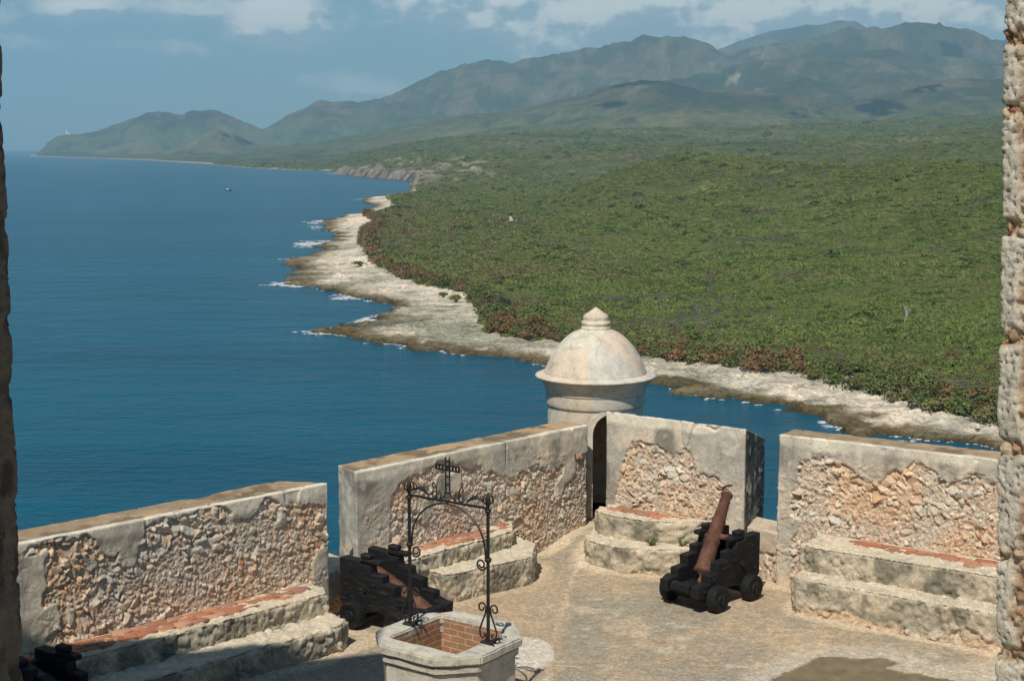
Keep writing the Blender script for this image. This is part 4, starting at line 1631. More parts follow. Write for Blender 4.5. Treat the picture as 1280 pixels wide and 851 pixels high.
mtn = lerp3(C((.030, .040, .020)), mtn, sstep(gul, .38, .62))
vg = lerp3(vg, mtn, sstep(H, 160, 320))
bare = sstep(tn(150, 4, 95), .60, .66) * (np.exp(-((AA - on_y(925, 90, 12000).x / 12000) / .018) ** 2) * sstep(DD, 8500, 9500) * (1 - sstep(DD, 12500, 13000)))
vg = lerp3(vg, C((.24, .20, .14)), bare)
col = np.where((VD > 0)[..., None], lerp3(col, vg, sstep(VD, 0, 6)), col)
# pale broken rock of the far cliff
slope = np.hypot(np.gradient(H, axis=1) / np.maximum(np.gradient(XX, axis=1), .1), np.gradient(H, axis=0) / np.gradient(YY, axis=0))
crk = cliff * (1 - sstep(SD, 150, 330)) * sstep(tn(34, 4, 96) + .20 * sstep(slope, .3, 1.0) - .25 * sstep(SD, 60, 260), .40, .54)
crk = np.maximum(crk * .75, cliff * (1 - sstep(SD, 14, 34)))
pale = lerp3(C((.34, .29, .235)), C((.20, .17, .135)), sstep(tn(18, 4, 97), .45, .62))
pale = lerp3(pale, C((.10, .085, .065)), sstep(tn(26, 3, 98), .58, .68) * (1 - sstep(SD, 16, 40)))
col = np.where(land[..., None], lerp3(col, pale, crk), col)
# far pale shore strips
fs_ = sstep(DD, 3700, 4000) * (1 - sstep(SD, 25, 60)) * land
col = lerp3(col, C((.36, .31, .24)), fs_ * .9)
# pale tan patches on the low hill far left
for (px, py, D, rx, ry, cc) in ((385, 181, 8600, 120, 260, (.33, .28, .20)), (345, 186, 8400, 190, 160, (.27, .23, .15))):
    p = on_y(px, py, D)
    m = np.exp(-(((XX - p.x) / rx) ** 2 + ((YY - D) / ry) ** 2))
    col = lerp3(col, C(cc), sstep(m + (tn(60, 3, 99) - .5) * .5, .35, .6))
und_ = lerp3(C((.05, .06, .045)), C((.09, .08, .045)), sstep(n_mid, .4, .6))
col = np.where(land[..., None], col, und_)

ii = np.arange(XX.size).reshape(shp)
TF = np.stack([ii[:-1, :-1], ii[:-1, 1:], ii[1:, 1:], ii[1:, :-1]], -1).reshape(-1, 4)
TF = TF[(SD.ravel()[TF] > -40 - DD.ravel()[TF] * .03).any(1)]
used = np.unique(TF); rm = np.zeros(XX.size, int); rm[used] = np.arange(len(used))
TV = np.stack([XX.ravel(), YY.ravel(), ZT.ravel()], 1)[used]


def mat_land():
    m, nt, b = newmat('coast_ground')
    at = nt.nodes.new('ShaderNodeAttribute'); at.attribute_name = 'Col'
    p = wpos(nt)
    n1 = noise(nt, .55, 6, .7, p)
    n2 = noise(nt, .045, 6, .65, p)
    c = mixc(nt, at.outputs['Color'], ramp(nt, n1, [(.3, (.70, .70, .70)), (.7, (1.25, 1.25, 1.25))]), 1., 'MULTIPLY')
    c = mixc(nt, c, ramp(nt, n2, [(.32, (.62, .66, .62)), (.5, (1, 1, 1)), (.68, (1.3, 1.22, 1.15))]), 1., 'MULTIPLY')
    rk = nt.nodes.new('ShaderNodeAttribute'); rk.attribute_name = 'rocky'
    n4 = noise(nt, .9, 8, .78, p)
    c = mixc(nt, c, mixc(nt, c, ramp(nt, n4, [(.34, (.42, .40, .36)), (.47, (.95, .95, .95)), (.66, (1.28, 1.28, 1.28))]), 1., 'MULTIPLY'), rk.outputs['Fac'])
    n3 = noise(nt, .011, 5, .68, p)
    c = mixc(nt, c, ramp(nt, n3, [(.34, (.66, .70, .66)), (.5, (1, 1, 1)), (.66, (1.30, 1.22, 1.15))]), 1., 'MULTIPLY')
    nt.links.new(c, b.inputs['Base Color'])
    b.inputs['Roughness'].default_value = .95
    b.inputs['Specular IOR Level'].default_value = .05
    bp1 = nt.nodes.new('ShaderNodeBump'); bp1.inputs['Strength'].default_value = .6; bp1.inputs['Distance'].default_value = .9
    nt.links.new(n1, bp1.inputs['Height'])
    bp2 = nt.nodes.new('ShaderNodeBump'); bp2.inputs['Strength'].default_value = .55; bp2.inputs['Distance'].default_value = 22
    nt.links.new(n2, bp2.inputs['Height']); nt.links.new(bp1.outputs[0], bp2.inputs['Normal'])
    nt.links.new(bp2.outputs[0], b.inputs['Normal'])
    return m


o = link('terrain', mesh_np('terrain', TV, rm[TF], col.reshape(-1, 3)[used]), mat_land(), smooth=True)
ra_ = o.data.attributes.new('rocky', 'FLOAT', 'POINT')
ra_.data.foreach_set('value', (np.maximum((1 - sstep(VD, -3, 4)), crk) * land).ravel()[used].astype(np.float32))
tag(o, kind='structure')


# ---- sea
def mat_sea():
    m, nt, b = newmat('sea_water')
    p = wpos(nt)
    mp = nt.nodes.new('ShaderNodeMapping'); mp.inputs['Scale'].default_value = (.55, 1, 1); mp.inputs['Rotation'].default_value = (0, 0, .25)
    nt.links.new(p, mp.inputs['Vector'])
    mp2 = nt.nodes.new('ShaderNodeMapping'); mp2.inputs['Scale'].default_value = (.22, 1, 1); mp2.inputs['Rotation'].default_value = (0, 0, .12)
    nt.links.new(p, mp2.inputs['Vector'])
    big = noise(nt, .011, 6, .68, mp2.outputs[0])
    c = ramp(nt, big, [(.28, (.0002, .046, .082)), (.72, (.0008, .088, .138))])
    nt.links.new(c, b.inputs['Base Color'])
    b.inputs['Roughness'].default_value = .22
    b.inputs['IOR'].default_value = 1.33
    b.inputs['Specular IOR Level'].default_value = .13
    w1 = noise(nt, .42, 4, .62, mp.outputs[0])
    w2 = noise(nt, .07, 4, .6, mp.outputs[0])
    b1 = nt.nodes.new('ShaderNodeBump'); b1.inputs['Strength'].default_value = 1; b1.inputs['Distance'].default_value = .9
    nt.links.new(w1, b1.inputs['Height'])
    b2 = nt.nodes.new('ShaderNodeBump'); b2.inputs['Strength'].default_value = 1; b2.inputs['Distance'].default_value = 2.8
    nt.links.new(w2, b2.inputs['Height']); nt.links.new(b1.outputs[0], b2.inputs['Normal'])
    nt.links.new(b2.outputs[0], b.inputs['Normal'])
    return m


SEA_R = 32000.
mb = MB()
mb.add([(-SEA_R, -3000, SEA), (SEA_R, -3000, SEA), (SEA_R, SEA_R, SEA), (-SEA_R, SEA_R, SEA)], [(0, 1, 2, 3)])
o = mb.build('sea', mat_sea())
tag(o, kind='structure')
# ---- surf
def mat_foam():
    m, nt, b = newmat('surf_foam')
    p = wpos(nt)
    b.inputs['Base Color'].default_value = (.74, .76, .76, 1)
    n = noise(nt, .9, 6, .7, p)
    tr = nt.nodes.new('ShaderNodeBsdfTransparent')
    ms = nt.nodes.new('ShaderNodeMixShader')
    nt.links.new(ramp(nt, n, [(.42, 0.), (.60, 1.)]), ms.inputs[0])
    nt.links.new(tr.outputs[0], ms.inputs[1]); nt.links.new(b.outputs[0], ms.inputs[2])
    nt.links.new(ms.outputs[0], nt.nodes['Material Output'].inputs['Surface'])
    return m


M_FOAM = mat_foam()
frng = random.Random(31)
fv, ff = [], []


def foam_blob(x, y, rx, ry, ang):
    n = 9
    b = len(fv)
    z = SEA + .10 + frng.uniform(0, .06)
    ca, sa = math.cos(ang), math.sin(ang)
    fv.append((x, y, z + .12))
    for k in range(n):
        a = 2 * PI * k / n
        r = frng.uniform(.55, 1.2)
        u, v = rx * r * math.cos(a), ry * r * math.sin(a)
        fv.append((x + u * ca - v * sa, y + u * sa + v * ca, z - .06))
    for k in range(n):
        ff.append((b, b + 1 + k, b + 1 + (k + 1) % n))


def shore_pt(row):
    r = [s[0] for s in SHORE][::-1]; c = [s[1] for s in SHORE][::-1]
    return on_z(float(np.interp(row, r, c)), row, SEA)


# (row span, mean offset out to sea in px columns, spread, count, size m)
for r0, r1, off, spread, cnt, size in ((301, 309, -14, 22, 150, 3.4), (322, 326, -4, 12, 45, 3), (353, 358, -3, 10, 60, 2.6), (352, 354.5, -4, 9, 50, 2), (368, 376, -5, 10, 60, 2.),
                                       (394, 404, -8, 10, 110, 1.7), (411, 417, -4, 12, 60, 1.4), (276, 280, -10, 16, 60, 3.5), (283, 287, -10, 10, 30, 3), (248, 251, -2, 8, 30, 4),
                                       (428, 434, -3, 10, 50, 1.2), (455, 470, -2, 6, 45, .9), (486, 500, -2, 5, 30, .8), (532, 562, -3, 6, 40, .7), (216, 219, -3, 4, 40, 5), (418, 440, -1, 3, 40, .6)):
    for k in range(int(cnt * .55)):
        row = frng.uniform(r0, r1)
        p = shore_pt(row)
        sc = p.y / F0
        x = p.x + (off + frng.gauss(0, spread * .5)) * sc
        y = p.y + frng.gauss(0, 1) * size * .8
        foam_blob(x, y, size * frng.uniform(.3, 1.4), size * frng.uniform(.15, .5), frng.uniform(-.25, .25))
# long breaking wave fronts off the points
for (ra, ca, rb, cb, w, cnt) in ((303.5, 374, 308.5, 424, 2.6, 150), (326, 372, 322, 388, 2, 40), (277, 394, 276, 410, 3, 40), (355.5, 338, 357, 378, 1.7, 60), (401, 452, 397, 478, 1.6, 60), (414.5, 390, 417, 424, 1.2, 50), (374, 420, 371, 438, 1.6, 30)):
    for k in range(int(cnt * .7)):
        t = frng.random()
        p = on_z(ca + (cb - ca) * t, ra + (rb - ra) * t + .7 * math.sin(t * 9), SEA)
        foam_blob(p.x + frng.gauss(0, w), p.y + frng.gauss(0, w * 2.2), w * frng.uniform(.6, 1.8), w * frng.uniform(.5, 1.5), frng.uniform(-.2, .2))
# thin wash all along the rock edge
edge = (SD > -1.6) & (SD < .2) & (DD < 1500) & (fbm(TP, 14, 3, 420).reshape(shp) > .50)
ex, ey = XX[edge], YY[edge]
pick = np.random.default_rng(3).random(len(ex)) < np.clip(260. / ey, .1, 1) * .11
for x, y in zip(ex[pick], ey[pick]):
    foam_blob(x, y, frng.uniform(.5, 1.6), frng.uniform(.25, .6), frng.uniform(-.5, .5))
me = mesh_np('surf', np.array(fv), np.array(ff))
o = link('surf', me, M_FOAM)
tag(o, kind='stuff')

# ------------------------------------------------------------------ vegetation
def mat_leaf(name, stops, attr='tint', geo=True):
    m, nt, b = newmat(name)
    if geo:
        at = nt.nodes.new('ShaderNodeAttribute'); at.attribute_type = 'INSTANCER'; at.attribute_name = attr
        src = at.outputs['Fac']
    else:
        src = nt.nodes.new('ShaderNodeObjectInfo').outputs['Random']
    c = ramp(nt, src, stops)
    isl = nt.nodes.new('ShaderNodeNewGeometry').outputs['Random Per Island']
    c = mixc(nt, c, ramp(nt, isl, [(0, (.86, .87, .85)), (.5, (1, 1, 1)), (1, (1.14, 1.13, 1.10))]), 1., 'MULTIPLY')
    nt.links.new(c, b.inputs['Base Color'])
    b.inputs['Roughness'].default_value = .7
    b.inputs['Specular IOR Level'].default_value = .12
    return m


GREEN = [(0, (.050, .078, .022)), (.14, (.112, .150, .036)), (.40, (.158, .196, .050)), (.55, (.178, .190, .062)), (.66, (.165, .145, .062)), (.76, (.128, .094, .046)), (.86, (.160, .098, .046)), (.93, (.125, .115, .080)), (1, (.155, .145, .115))]
M_SCRUB = mat_leaf('scrub_leaves', GREEN)
M_BARK = mat_simple('grey_bark', (.16, .14, .115), .9, .3, 4)
M_PALEBARK = mat_simple('bleached_wood', (.42, .39, .34), .9, .2, 4)


def crown_mesh(name, seed, n=110, leaf=.24, flat=.72, lumps=6, sprawl=.55, jit=.5):
    r = np.random.default_rng(seed)
    ctr = r.normal(0, 1, (lumps, 3)); ctr /= np.linalg.norm(ctr, axis=1)[:, None]
    ctr *= sprawl * r.uniform(.5, 1, (lumps, 1)); ctr[:, 2] = np.abs(ctr[:, 2]) * .7 + .15
    lr = r.uniform(.32, .55, lumps)
    V, Fc = [], []
    for k in range(n):
        j = r.integers(lumps)
        d = r.normal(0, 1, 3); d /= np.linalg.norm(d)
        if d[2] < -.35: d[2] *= -1
        p = ctr[j] + d * lr[j] * r.uniform(.72, 1.08)
        p[2] = max(p[2], .02)
        nrm = d + r.normal(0, jit, 3); nrm /= np.linalg.norm(nrm)
        t = np.cross(nrm, r.normal(0, 1, 3)); t /= np.linalg.norm(t)
        bt = np.cross(nrm, t)
        s = leaf * r.uniform(.55, 1.2)
        b = len(V)
        for u, v in ((-1, -.5), (.1, -.75), (1, .1), (-.1, .7)):
            V.append(p + (t * u + bt * v) * s)
        Fc.append((b, b + 1, b + 2, b + 3))
    V = np.array(V)
    V[:, 2] *= flat
    return mesh_np(name, V, np.array(Fc))


def twig_mesh(name, seed, n=16, h=1.0):
    r = random.Random(seed)
    mb = MB()
    def br(p, d, l, rad, lev):
        q = p + d * l
        mid = (p + q) / 2 + Vector((r.uniform(-.1, .1), r.uniform(-.1, .1), 0)) * l
        mb.tube([p, mid, q], [rad, rad * .8, rad * .55], 4)
        if lev:
            for _ in range(r.choice((2, 3))):
                dd = (d + Vector((r.uniform(-.9, .9), r.uniform(-.9, .9), r.uniform(-.1, .6)))).normalized()
                br(q, dd, l * r.uniform(.55, .8), rad * .6, lev - 1)
    for _ in range(3):
        br(Vector((0, 0, 0)), Vector((r.uniform(-.6, .6), r.uniform(-.6, .6), 1)).normalized(), h * .34, .045, 3)
    me = bpy.data.meshes.new(name)
    me.from_pydata(mb.v, [], mb.f)
    return me


# prototypes for the scrub, kept out of the scene
protos = []
for k in range(7):
    me = crown_mesh('scrub_crown', 40 + k, 330, .105 + .012 * (k % 3), .58 + .08 * (k % 3), 6 + k % 4, .62, .38)
    me.materials.append(M_SCRUB)
    protos.append(bpy.data.objects.new('scrub_clump', me))


def scrub_points():
    r = np.random.default_rng(5)
    out = []
    for (da, db, spacing, size, a0, a1) in ((300, 620, 2.35, 2.1, -.08, .40), (620, 1000, 2.9, 2.5, -.12, .40), (1000, 1700, 4.2, 3.3, -.16, .38), (1700, 2800, 7.5, 4.4, -.16, .37), (2800, 5600, 15., 7.5, -.2, .36)):
        area = (a1 - a0) * (db ** 2 - da ** 2) / 2
        n = int(area / spacing ** 2)
        y = np.sqrt(r.uniform(da ** 2, db ** 2, n))
        a = r.uniform(a0, a1, n)
        x = a * y
        z, sd, vd, ck = terrain_at(x, y, True)
        P = np.stack([x, y, 0 * x], 1)
        gap = fbm(P, 35, 3, 410)
        ok = (vd > 1.5) & (sd > 6) & (gap < .95)
        cl_ = (ck > .3) & (r.random(n) < .93)
        ok &= ~cl_
        x, y, z, vd = x[ok], y[ok], z[ok], vd[ok]
        P = P[ok]
        n = len(x)
        t = -.10 + .38 * fbm(P, 70, 3, 411) + .48 * fbm(P, 13, 2, 417) + r.normal(0, .05, n)
        # reddish sea grape near the shore, grey leafless patches, browner slopes
        shore_b = (1 - sstep(vd, 18, 70 + 40 * fbm(P, 80, 2, 412))) * sstep(fbm(P, 45, 3, 413), .40, .52)
        t = np.where(r.random(n) < shore_b * .55, .58 + .28 * r.random(n), t)
        wb = sstep(y, 560, 700) * (1 - sstep(vd, 90, 170)) * (1 - sstep(y, 1300, 1600))
        t = np.where(r.random(n) < wb * .5, .56 + .22 * r.random(n), t)
        gr = sstep(fbm(P, 40, 3, 414), .62, .68)
        t = np.where(r.random(n) < gr * .55, .90 + .1 * r.random(n), t)
        dry = sstep(fbm(P, 260, 4, 415), .50, .62) * sstep(y, 900, 1500)
        t = np.where(r.random(n) < dry * .55, .58 + .12 * r.random(n), t)
        s = size * r.uniform(.55, 1.25, n) * (.55 + 1.0 * fbm(P, 14, 2, 416)) * (1 - .25 * gr)
        # low open ground, and taller trees standing out of the scrub
        low = sstep(fbm(P, 48, 3, 418), .62, .72)
        s = s * (1 - .45 * low)
        t = np.where(r.random(n) < low * .6, .50 + .12 * r.random(n), t)
        big = r.random(n) < .055
        s = np.where(big, s * r.uniform(1.3, 1.8, n), s)
        t = np.where(big, np.where(r.random(n) < .65, .0 + .12 * r.random(n), .22 + .12 * r.random(n)), t)
        out.append(np.stack([x, y, z - .2 * s, s, np.clip(t, 0, 1), r.uniform(0, 2 * PI, n), r.integers(0, len(protos), n)], 1))
    return np.concatenate(out)


PT = scrub_points()
print('scrub points', len(PT))
me = bpy.data.meshes.new('scrub')
me.vertices.add(len(PT))
me.vertices.foreach_set('co', PT[:, :3].astype(np.float32).ravel())
for nm_, c_, ty in (('size', 3, 'FLOAT'), ('tint', 4, 'FLOAT'), ('spin', 5, 'FLOAT'), ('kind_index', 6, 'INT')):
    a = me.attributes.new(nm_, ty, 'POINT')
    a.data.foreach_set('value', PT[:, c_].astype(np.int32 if ty == 'INT' else np.float32))
scrub = link('scrub', me, M_SCRUB)
tag(scrub, kind='stuff')
ng = bpy.data.node_groups.new('scrub_scatter', 'GeometryNodeTree')
ng.interface.new_socket('Geometry', in_out='INPUT', socket_type='NodeSocketGeometry')
ng.interface.new_socket('Geometry', in_out='OUTPUT', socket_type='NodeSocketGeometry')
gi = ng.nodes.new('NodeGroupInput'); go = ng.nodes.new('NodeGroupOutput')
iop = ng.nodes.new('GeometryNodeInstanceOnPoints')
m2p = ng.nodes.new('GeometryNodeMeshToPoints')
ng.links.new(gi.outputs[0], m2p.inputs[0])
ng.links.new(m2p.outputs[0], iop.inputs['Points'])
jg = ng.nodes.new('GeometryNodeJoinGeometry')
for p_ in reversed(protos):
    oi = ng.nodes.new('GeometryNodeObjectInfo')
    oi.inputs['Object'].default_value = p_
    oi.inputs['As Instance'].default_value = True
    ng.links.new(oi.outputs['Geometry'], jg.inputs[0])
ng.links.new(jg.outputs[0], iop.inputs['Instance'])
iop.inputs['Pick Instance'].default_value = True


def named(nm_, ty):
    a = ng.nodes.new('GeometryNodeInputNamedAttribute')
    a.data_type = ty
    a.inputs['Name'].default_value = nm_
    return a.outputs['Attribute']


ng.links.new(named('kind_index', 'INT'), iop.inputs['Instance Index'])
cx = ng.nodes.new('ShaderNodeCombineXYZ')
ng.links.new(named('spin', 'FLOAT'), cx.inputs[2])
e2r = ng.nodes.new('FunctionNodeEulerToRotation')
ng.links.new(cx.outputs[0], e2r.inputs[0])
ng.links.new(e2r.outputs[0], iop.inputs['Rotation'])
cs = ng.nodes.new('ShaderNodeCombineXYZ')
for k in range(3): ng.links.new(named('size', 'FLOAT'), cs.inputs[k])
ng.links.new(cs.outputs[0], iop.inputs['Scale'])
ng.links.new(iop.outputs[0], go.inputs[0])
md = scrub.modifiers.new('scatter', 'NODES')
md.node_group = ng

# ---- air
hm = bpy.data.materials.new('haze_air')
hm.use_nodes = True
hn = hm.node_tree
hn.nodes.clear()
ho = hn.nodes.new('ShaderNodeOutputMaterial')
pv = hn.nodes.new('ShaderNodeVolumePrincipled')
pv.inputs['Color'].default_value = (.40, .66, .84, 1)
pv.inputs['Density'].default_value = 6.3e-5
pv.inputs['Anisotropy'].default_value = 0.0
hn.links.new(pv.outputs[0], ho.inputs['Volume'])
mb = MB()
hx = 32400.
z0_, z1_ = SEA - 6, 1780.
mb.add([(-hx, -4000, z0_), (hx, -4000, z0_), (hx, hx, z0_), (-hx, hx, z0_), (-hx, -4000, z1_), (hx, -4000, z1_), (hx, hx, z1_), (-hx, hx, z1_)],
       [(3, 2, 1, 0), (4, 5, 6, 7), (0, 1, 5, 4), (1, 2, 6, 5), (2, 3, 7, 6), (3, 0, 4, 7)])
o = mb.build('haze', hm)
tag(o, kind='stuff')
# =================================================================== SINGLE PLANTS AND FAR THINGS
def mat_objcol(name):
    m, nt, b = newmat(name)
    oi = nt.nodes.new('ShaderNodeObjectInfo')
    isl = nt.nodes.new('ShaderNodeNewGeometry').outputs['Random Per Island']
    c = mixc(nt, oi.outputs['Color'], ramp(nt, isl, [(0, (.55, .62, .50)), (.45, (1, 1, 1)), (.8, (1.25, 1.15, 1.0)), (1, (1.9, 1.35, 1.0))]), 1., 'MULTIPLY')
    nt.links.new(c, b.inputs['Base Color'])
    b.inputs['Roughness'].default_value = .6
    b.inputs['Specular IOR Level'].default_value = .2
    return m


M_GRAPE = mat_objcol('sea_grape_leaves')
grape = []
for k in range(5):
    me = crown_mesh('sea_grape_crown', 140 + k, 620, .095, .80, 8 + k % 3, .6, .45)
    me.materials.append(M_GRAPE)
    grape.append(me)
frn = random.Random(77)
KINDS = [((.085, .112, .032, 1), 'low olive green sea grape shrub in the fringe behind the pale beach', 'green shrubs along the beach edge'),
         ((.150, .100, .044, 1), 'low rusty brown sea grape shrub in the fringe behind the pale beach', 'rusty shrubs along the beach edge'),
         ((.110, .112, .040, 1), 'low yellowish green sea grape shrub in the fringe behind the pale beach', 'yellowish shrubs along the beach edge')]
vl = veg_w
cum = 0
count = 0
rows = [r for r, c in VEG]
for i in range(len(vl) - 1):
    if not (270 <= rows[i] <= 530 and 262 <= rows[i + 1] <= 530): continue
    a, b = vl[i], vl[i + 1]
    L = float(np.hypot(*(b - a)))
    far = a[1] > 700
    sp_ = 4.4 if not far else 9.0
    n = max(1, int(L / sp_))
    t_ = (b - a) / L
    nr = np.array([t_[1], -t_[0]])
    for k in range(n):
        for depth in ((2.8, 8.) if not far else (4.,)):
            q = a + t_ * ((k + frn.random()) * L / n) + nr * (depth + frn.uniform(-1.2, 1.5))
            z, sd, vd = terrain_at(q[0], q[1])
            px, py = proj(q[0], q[1], z[0])
            if px > 1262 or px < 0 or count >= 280: continue
            if 690 < px < 800 and py > 432: continue
            w = frn.random()
            rusty = .6 if (805 < px < 1010 or 620 < px < 720 or px < 560) else .2
            ki = 1 if w < rusty else (0 if w < rusty + (1 - rusty) * .55 else 2)
            o = bpy.data.objects.new('sea_grape_shrub', grape[frn.randrange(5)])
            COL.objects.link(o)
            s = frn.uniform(2.3, 4.0) * (1 if depth < 4 else 1.15) * (1.5 if far else 1)
            o.location = (q[0], q[1], z[0] - .15)
            o.rotation_euler = (0, 0, frn.uniform(0, 6.28))
            o.scale = (s * frn.uniform(1, 1.3), s, s * frn.uniform(1.15, 1.6))
            cl_, lb, gp = KINDS[ki]
            v = frn.uniform(.8, 1.25)
            o.color = (cl_[0] * v, cl_[1] * v, cl_[2] * v, 1)
            tag(o, lb, 'shrub', gp)
            count += 1
print('fringe shrubs', count)


def ground(px, py, z=4.):
    p = on_z(px, py, SEA + z)
    for _ in range(12):
        z_, _, _ = terrain_at(p.x, p.y)
        p = on_z(px, py, float(z_[0]))
    return p


for px, py, s, ki in ((1022, 474, 3.6, 2), (1045, 480, 3.9, 0), (1072, 487, 4.4, 2), (1098, 492, 4.2, 0), (1125, 501, 4.6, 2), (1150, 506, 4.4, 0), (1176, 514, 4.8, 2), (1204, 519, 4.6, 0), (1228, 524, 4.6, 2),
                      (1110, 484, 4.4, 0), (1160, 494, 4.6, 2), (1200, 503, 4.6, 0), (1230, 510, 4.8, 0), (828, 447, 3.4, 0), (846, 450, 3.9, 1), (870, 452, 4.0, 2), (892, 455, 4.3, 1), (915, 459, 3.8, 0), (936, 460, 4.2, 1),
                      (958, 462, 4.4, 1), (985, 463, 4.0, 2), (1003, 466, 4.2, 1), (905, 444, 4.2, 1), (950, 447, 4.4, 1), (990, 450, 4.4, 1), (1040, 466, 4.2, 2), (868, 441, 3.8, 0),
                      (648, 417, 3.2, 0), (682, 420, 3.0, 1), (615, 410, 3.0, 2), (640, 406, 3.4, 0)):
    g = ground(px, py)
    o = bpy.data.objects.new('sea_grape_shrub', grape[frn.randrange(5)])
    COL.objects.link(o)
    o.location = (g.x, g.y, g.z - .2)
    o.rotation_euler = (0, 0, frn.uniform(0, 6.28))
    o.scale = (s * frn.uniform(1, 1.25), s, s * frn.uniform(1.0, 1.3))
    cl_, lb, gp = KINDS[ki]
    v = frn.uniform(.85, 1.2)
    o.color = (cl_[0] * v, cl_[1] * v, cl_[2] * v, 1)
    tag(o, lb, 'shrub', gp)


def leafy(px, py, s, colr, label, cat='shrub', me=None, sz=1.):
    p = ground(px, py)
    root = empty('leafy_tree' if cat == 'tree' else 'lone_shrub', p)
    tag(root, label, cat)
    me = me or grape[0]
    c = bpy.data.objects.new('crown', me); COL.objects.link(c); c.parent = root
    c.color = (*colr, 1)
    c.scale = (s, s, s * sz); c.location = (0, 0, .5 * s * .4)
    mb = MB()
    for k in range(4):
        a = k * 1.7
        mb.tube([(0, 0, -.4), (.2 * s * math.cos(a), .2 * s * math.sin(a), .3 * s), (.45 * s * math.cos(a), .45 * s * math.sin(a), .62 * s)], [.07 * s, .05 * s, .02 * s], 5)
    mb.build('trunk', M_BARK, root)
    return root


leafy(570, 378, 3.7, (.12, .17, .035), 'bright green round bush standing alone on the pale beach', me=grape[1], sz=.9)
leafy(554, 372, 2.7, (.10, .14, .034), 'smaller green bush on the beach, left of the bright round bush', me=grape[2], sz=.9)
leafy(625, 388, 5.0, (.062, .072, .034), 'large dull grey green shrub at the beach edge, left of the rust red tree', 'tree', me=grape[3])
leafy(668, 408, 4.2, (.155, .085, .040), 'rust red bushy tree in the fringe just left of the turret dome', 'tree', me=grape[4])
leafy(450, 333, 4.5, (.085, .11, .032), 'low green shrub on the pale rock, left of the scrub edge', me=grape[0], sz=.5)
leafy(1222, 540, 1.3, (.09, .11, .035), 'small green shrub on the sand beside the sunlit pier', me=grape[2], sz=.7)


def twig_tree(px, py, h, mat, label, name, seed, lean=0.):
    p = ground(px, py)
    me = twig_mesh(name, seed, h=1.0)
    me.materials.append(mat)
    o = bpy.data.objects.new(name, me); COL.objects.link(o)
    o.location = (p.x, p.y, p.z - .2)
    o.scale = (h * .5, h * .5, h)
    o.rotation_euler = (0, lean, seed)
    tag(o, label, 'dead tree')
    return o


twig_tree(1130, 405, 8, M_PALEBARK, 'bare whitish dead tree standing alone in the green scrub at the right', 'dead_tree', 3)
twig_tree(826, 391, 10, M_BARK, 'grey leafless tree in the scrub, up and right of the dome', 'dead_tree', 5)
twig_tree(889, 367, 11, M_BARK, 'grey leafless tree further back in the scrub than the one near the dome', 'dead_tree', 8)
twig_tree(873, 440, 3.6, M_PALEBARK, 'small pale bare trunk among the rusty shrubs right of the dome', 'dead_tree', 11)
twig_tree(1010, 470, 0.01, M_PALEBARK, 'x', 'dead_tree', 12)
bpy.data.objects.remove(bpy.data.objects[[o.name for o in bpy.data.objects if o.get('label') == 'x'][0]])

# driftwood on the beach
M_DRIFT = mat_simple('driftwood', (.17, .14, .11), .9, .3, 3)
for k, (px, py, l) in enumerate(((588, 409, 3.4), (560, 384, 5.0), (574, 361, 3.6))):
    p = ground(px, py, 2.5)
    mb = MB()
    mb.tube([(-l, 0, .25), (-l * .3, .3, .35), (l * .4, -.1, .3), (l, .5, .5)], [.16, .22, .18, .07], 7)
    mb.tube([(l * .3, 0, .3), (l * .5, .9, .8), (l * .6, 1.3, 1.0)], [.12, .08, .03], 6)
    o = mb.build('driftwood_log', M_DRIFT)
    o.location = p
    o.rotation_euler = (0, 0, (.1, -.05, .2)[k])
    tag(o, ('dark driftwood log lying on the beach below the rust red tree', 'long dark driftwood log beside the bright round bush on the beach', 'dark driftwood heap at the scrub edge above the round bush')[k], 'driftwood')

# pale ruined wall in the middle of the scrub
M_RUIN = mat_simple('pale_rubble', (.60, .54, .43), .9, .2, 1.5)
p = ground(640, 277, 10)
mb = MB()
s = p.y / F0
mb.prism([(-3.0 * s, 0), (-3.2 * s, 5.5 * s), (-1.2 * s, 6.5 * s), (.2 * s, 4.2 * s), (1.5 * s, 1.5 * s), (2.0 * s, 0)], -2, 2, ch=.2)
wl_ = mb.build('broken_wall', M_RUIN)
wl_.location = p
tag(wl_, 'pale broken wall standing alone in the middle of the green scrub', 'ruin')
mb = MB()
bm = bmesh.new(); bmesh.ops.create_icosphere(bm, subdivisions=2, radius=1.5 * s)
for v in bm.verts: v.co *= 1 + .25 * math.sin(v.co.x * 3 + v.co.y * 5); 
bm.verts.index_update(); mb.add([v.co for v in bm.verts], [[v.index for v in f.verts] for f in bm.faces]); bm.free()
o = mb.build('pale_boulder', M_RUIN)
q = ground(645, 276.6, 10); o.location = q
tag(o, 'small white boulder just right of the pale broken wall in the scrub', 'boulder')

# white lookout building on the far headland
M_WHITE = mat_simple('white_wash', (.78, .77, .73), .8, .05, .1)
aa = (84 - 640) * cp / F0
yy = np.linspace(9000, 14000, 400)
zz, _, _ = terrain_at(aa * yy, yy)
ib_ = int(np.argmax((zz - CAM_Z) / yy))
root = empty('lighthouse', (aa * yy[ib_], float(yy[ib_]), float(zz[ib_]) - 3))
tag(root, 'tiny white lighthouse on top of the far headland', 'lighthouse')
mb = MB(); mb.lathe([(9, 0), (8, 14), (6.5, 30), (6.2, 34)], 16); mb.build('tower', M_WHITE, root, True)
mb = MB(); mb.lathe([(8, 33), (8, 35), (4, 35.2), (4, 40), (5, 41), (.5, 45)], 16); mb.build('lantern', M_WHITE, root)
mb = MB(); mb.box((16, 4, 5), (22, 16, 10), ch=.2); mb.prism([(3.5, 10), (28.5, 10), (16, 15)], -5, 13); mb.build('keeper_house', M_WHITE, root)

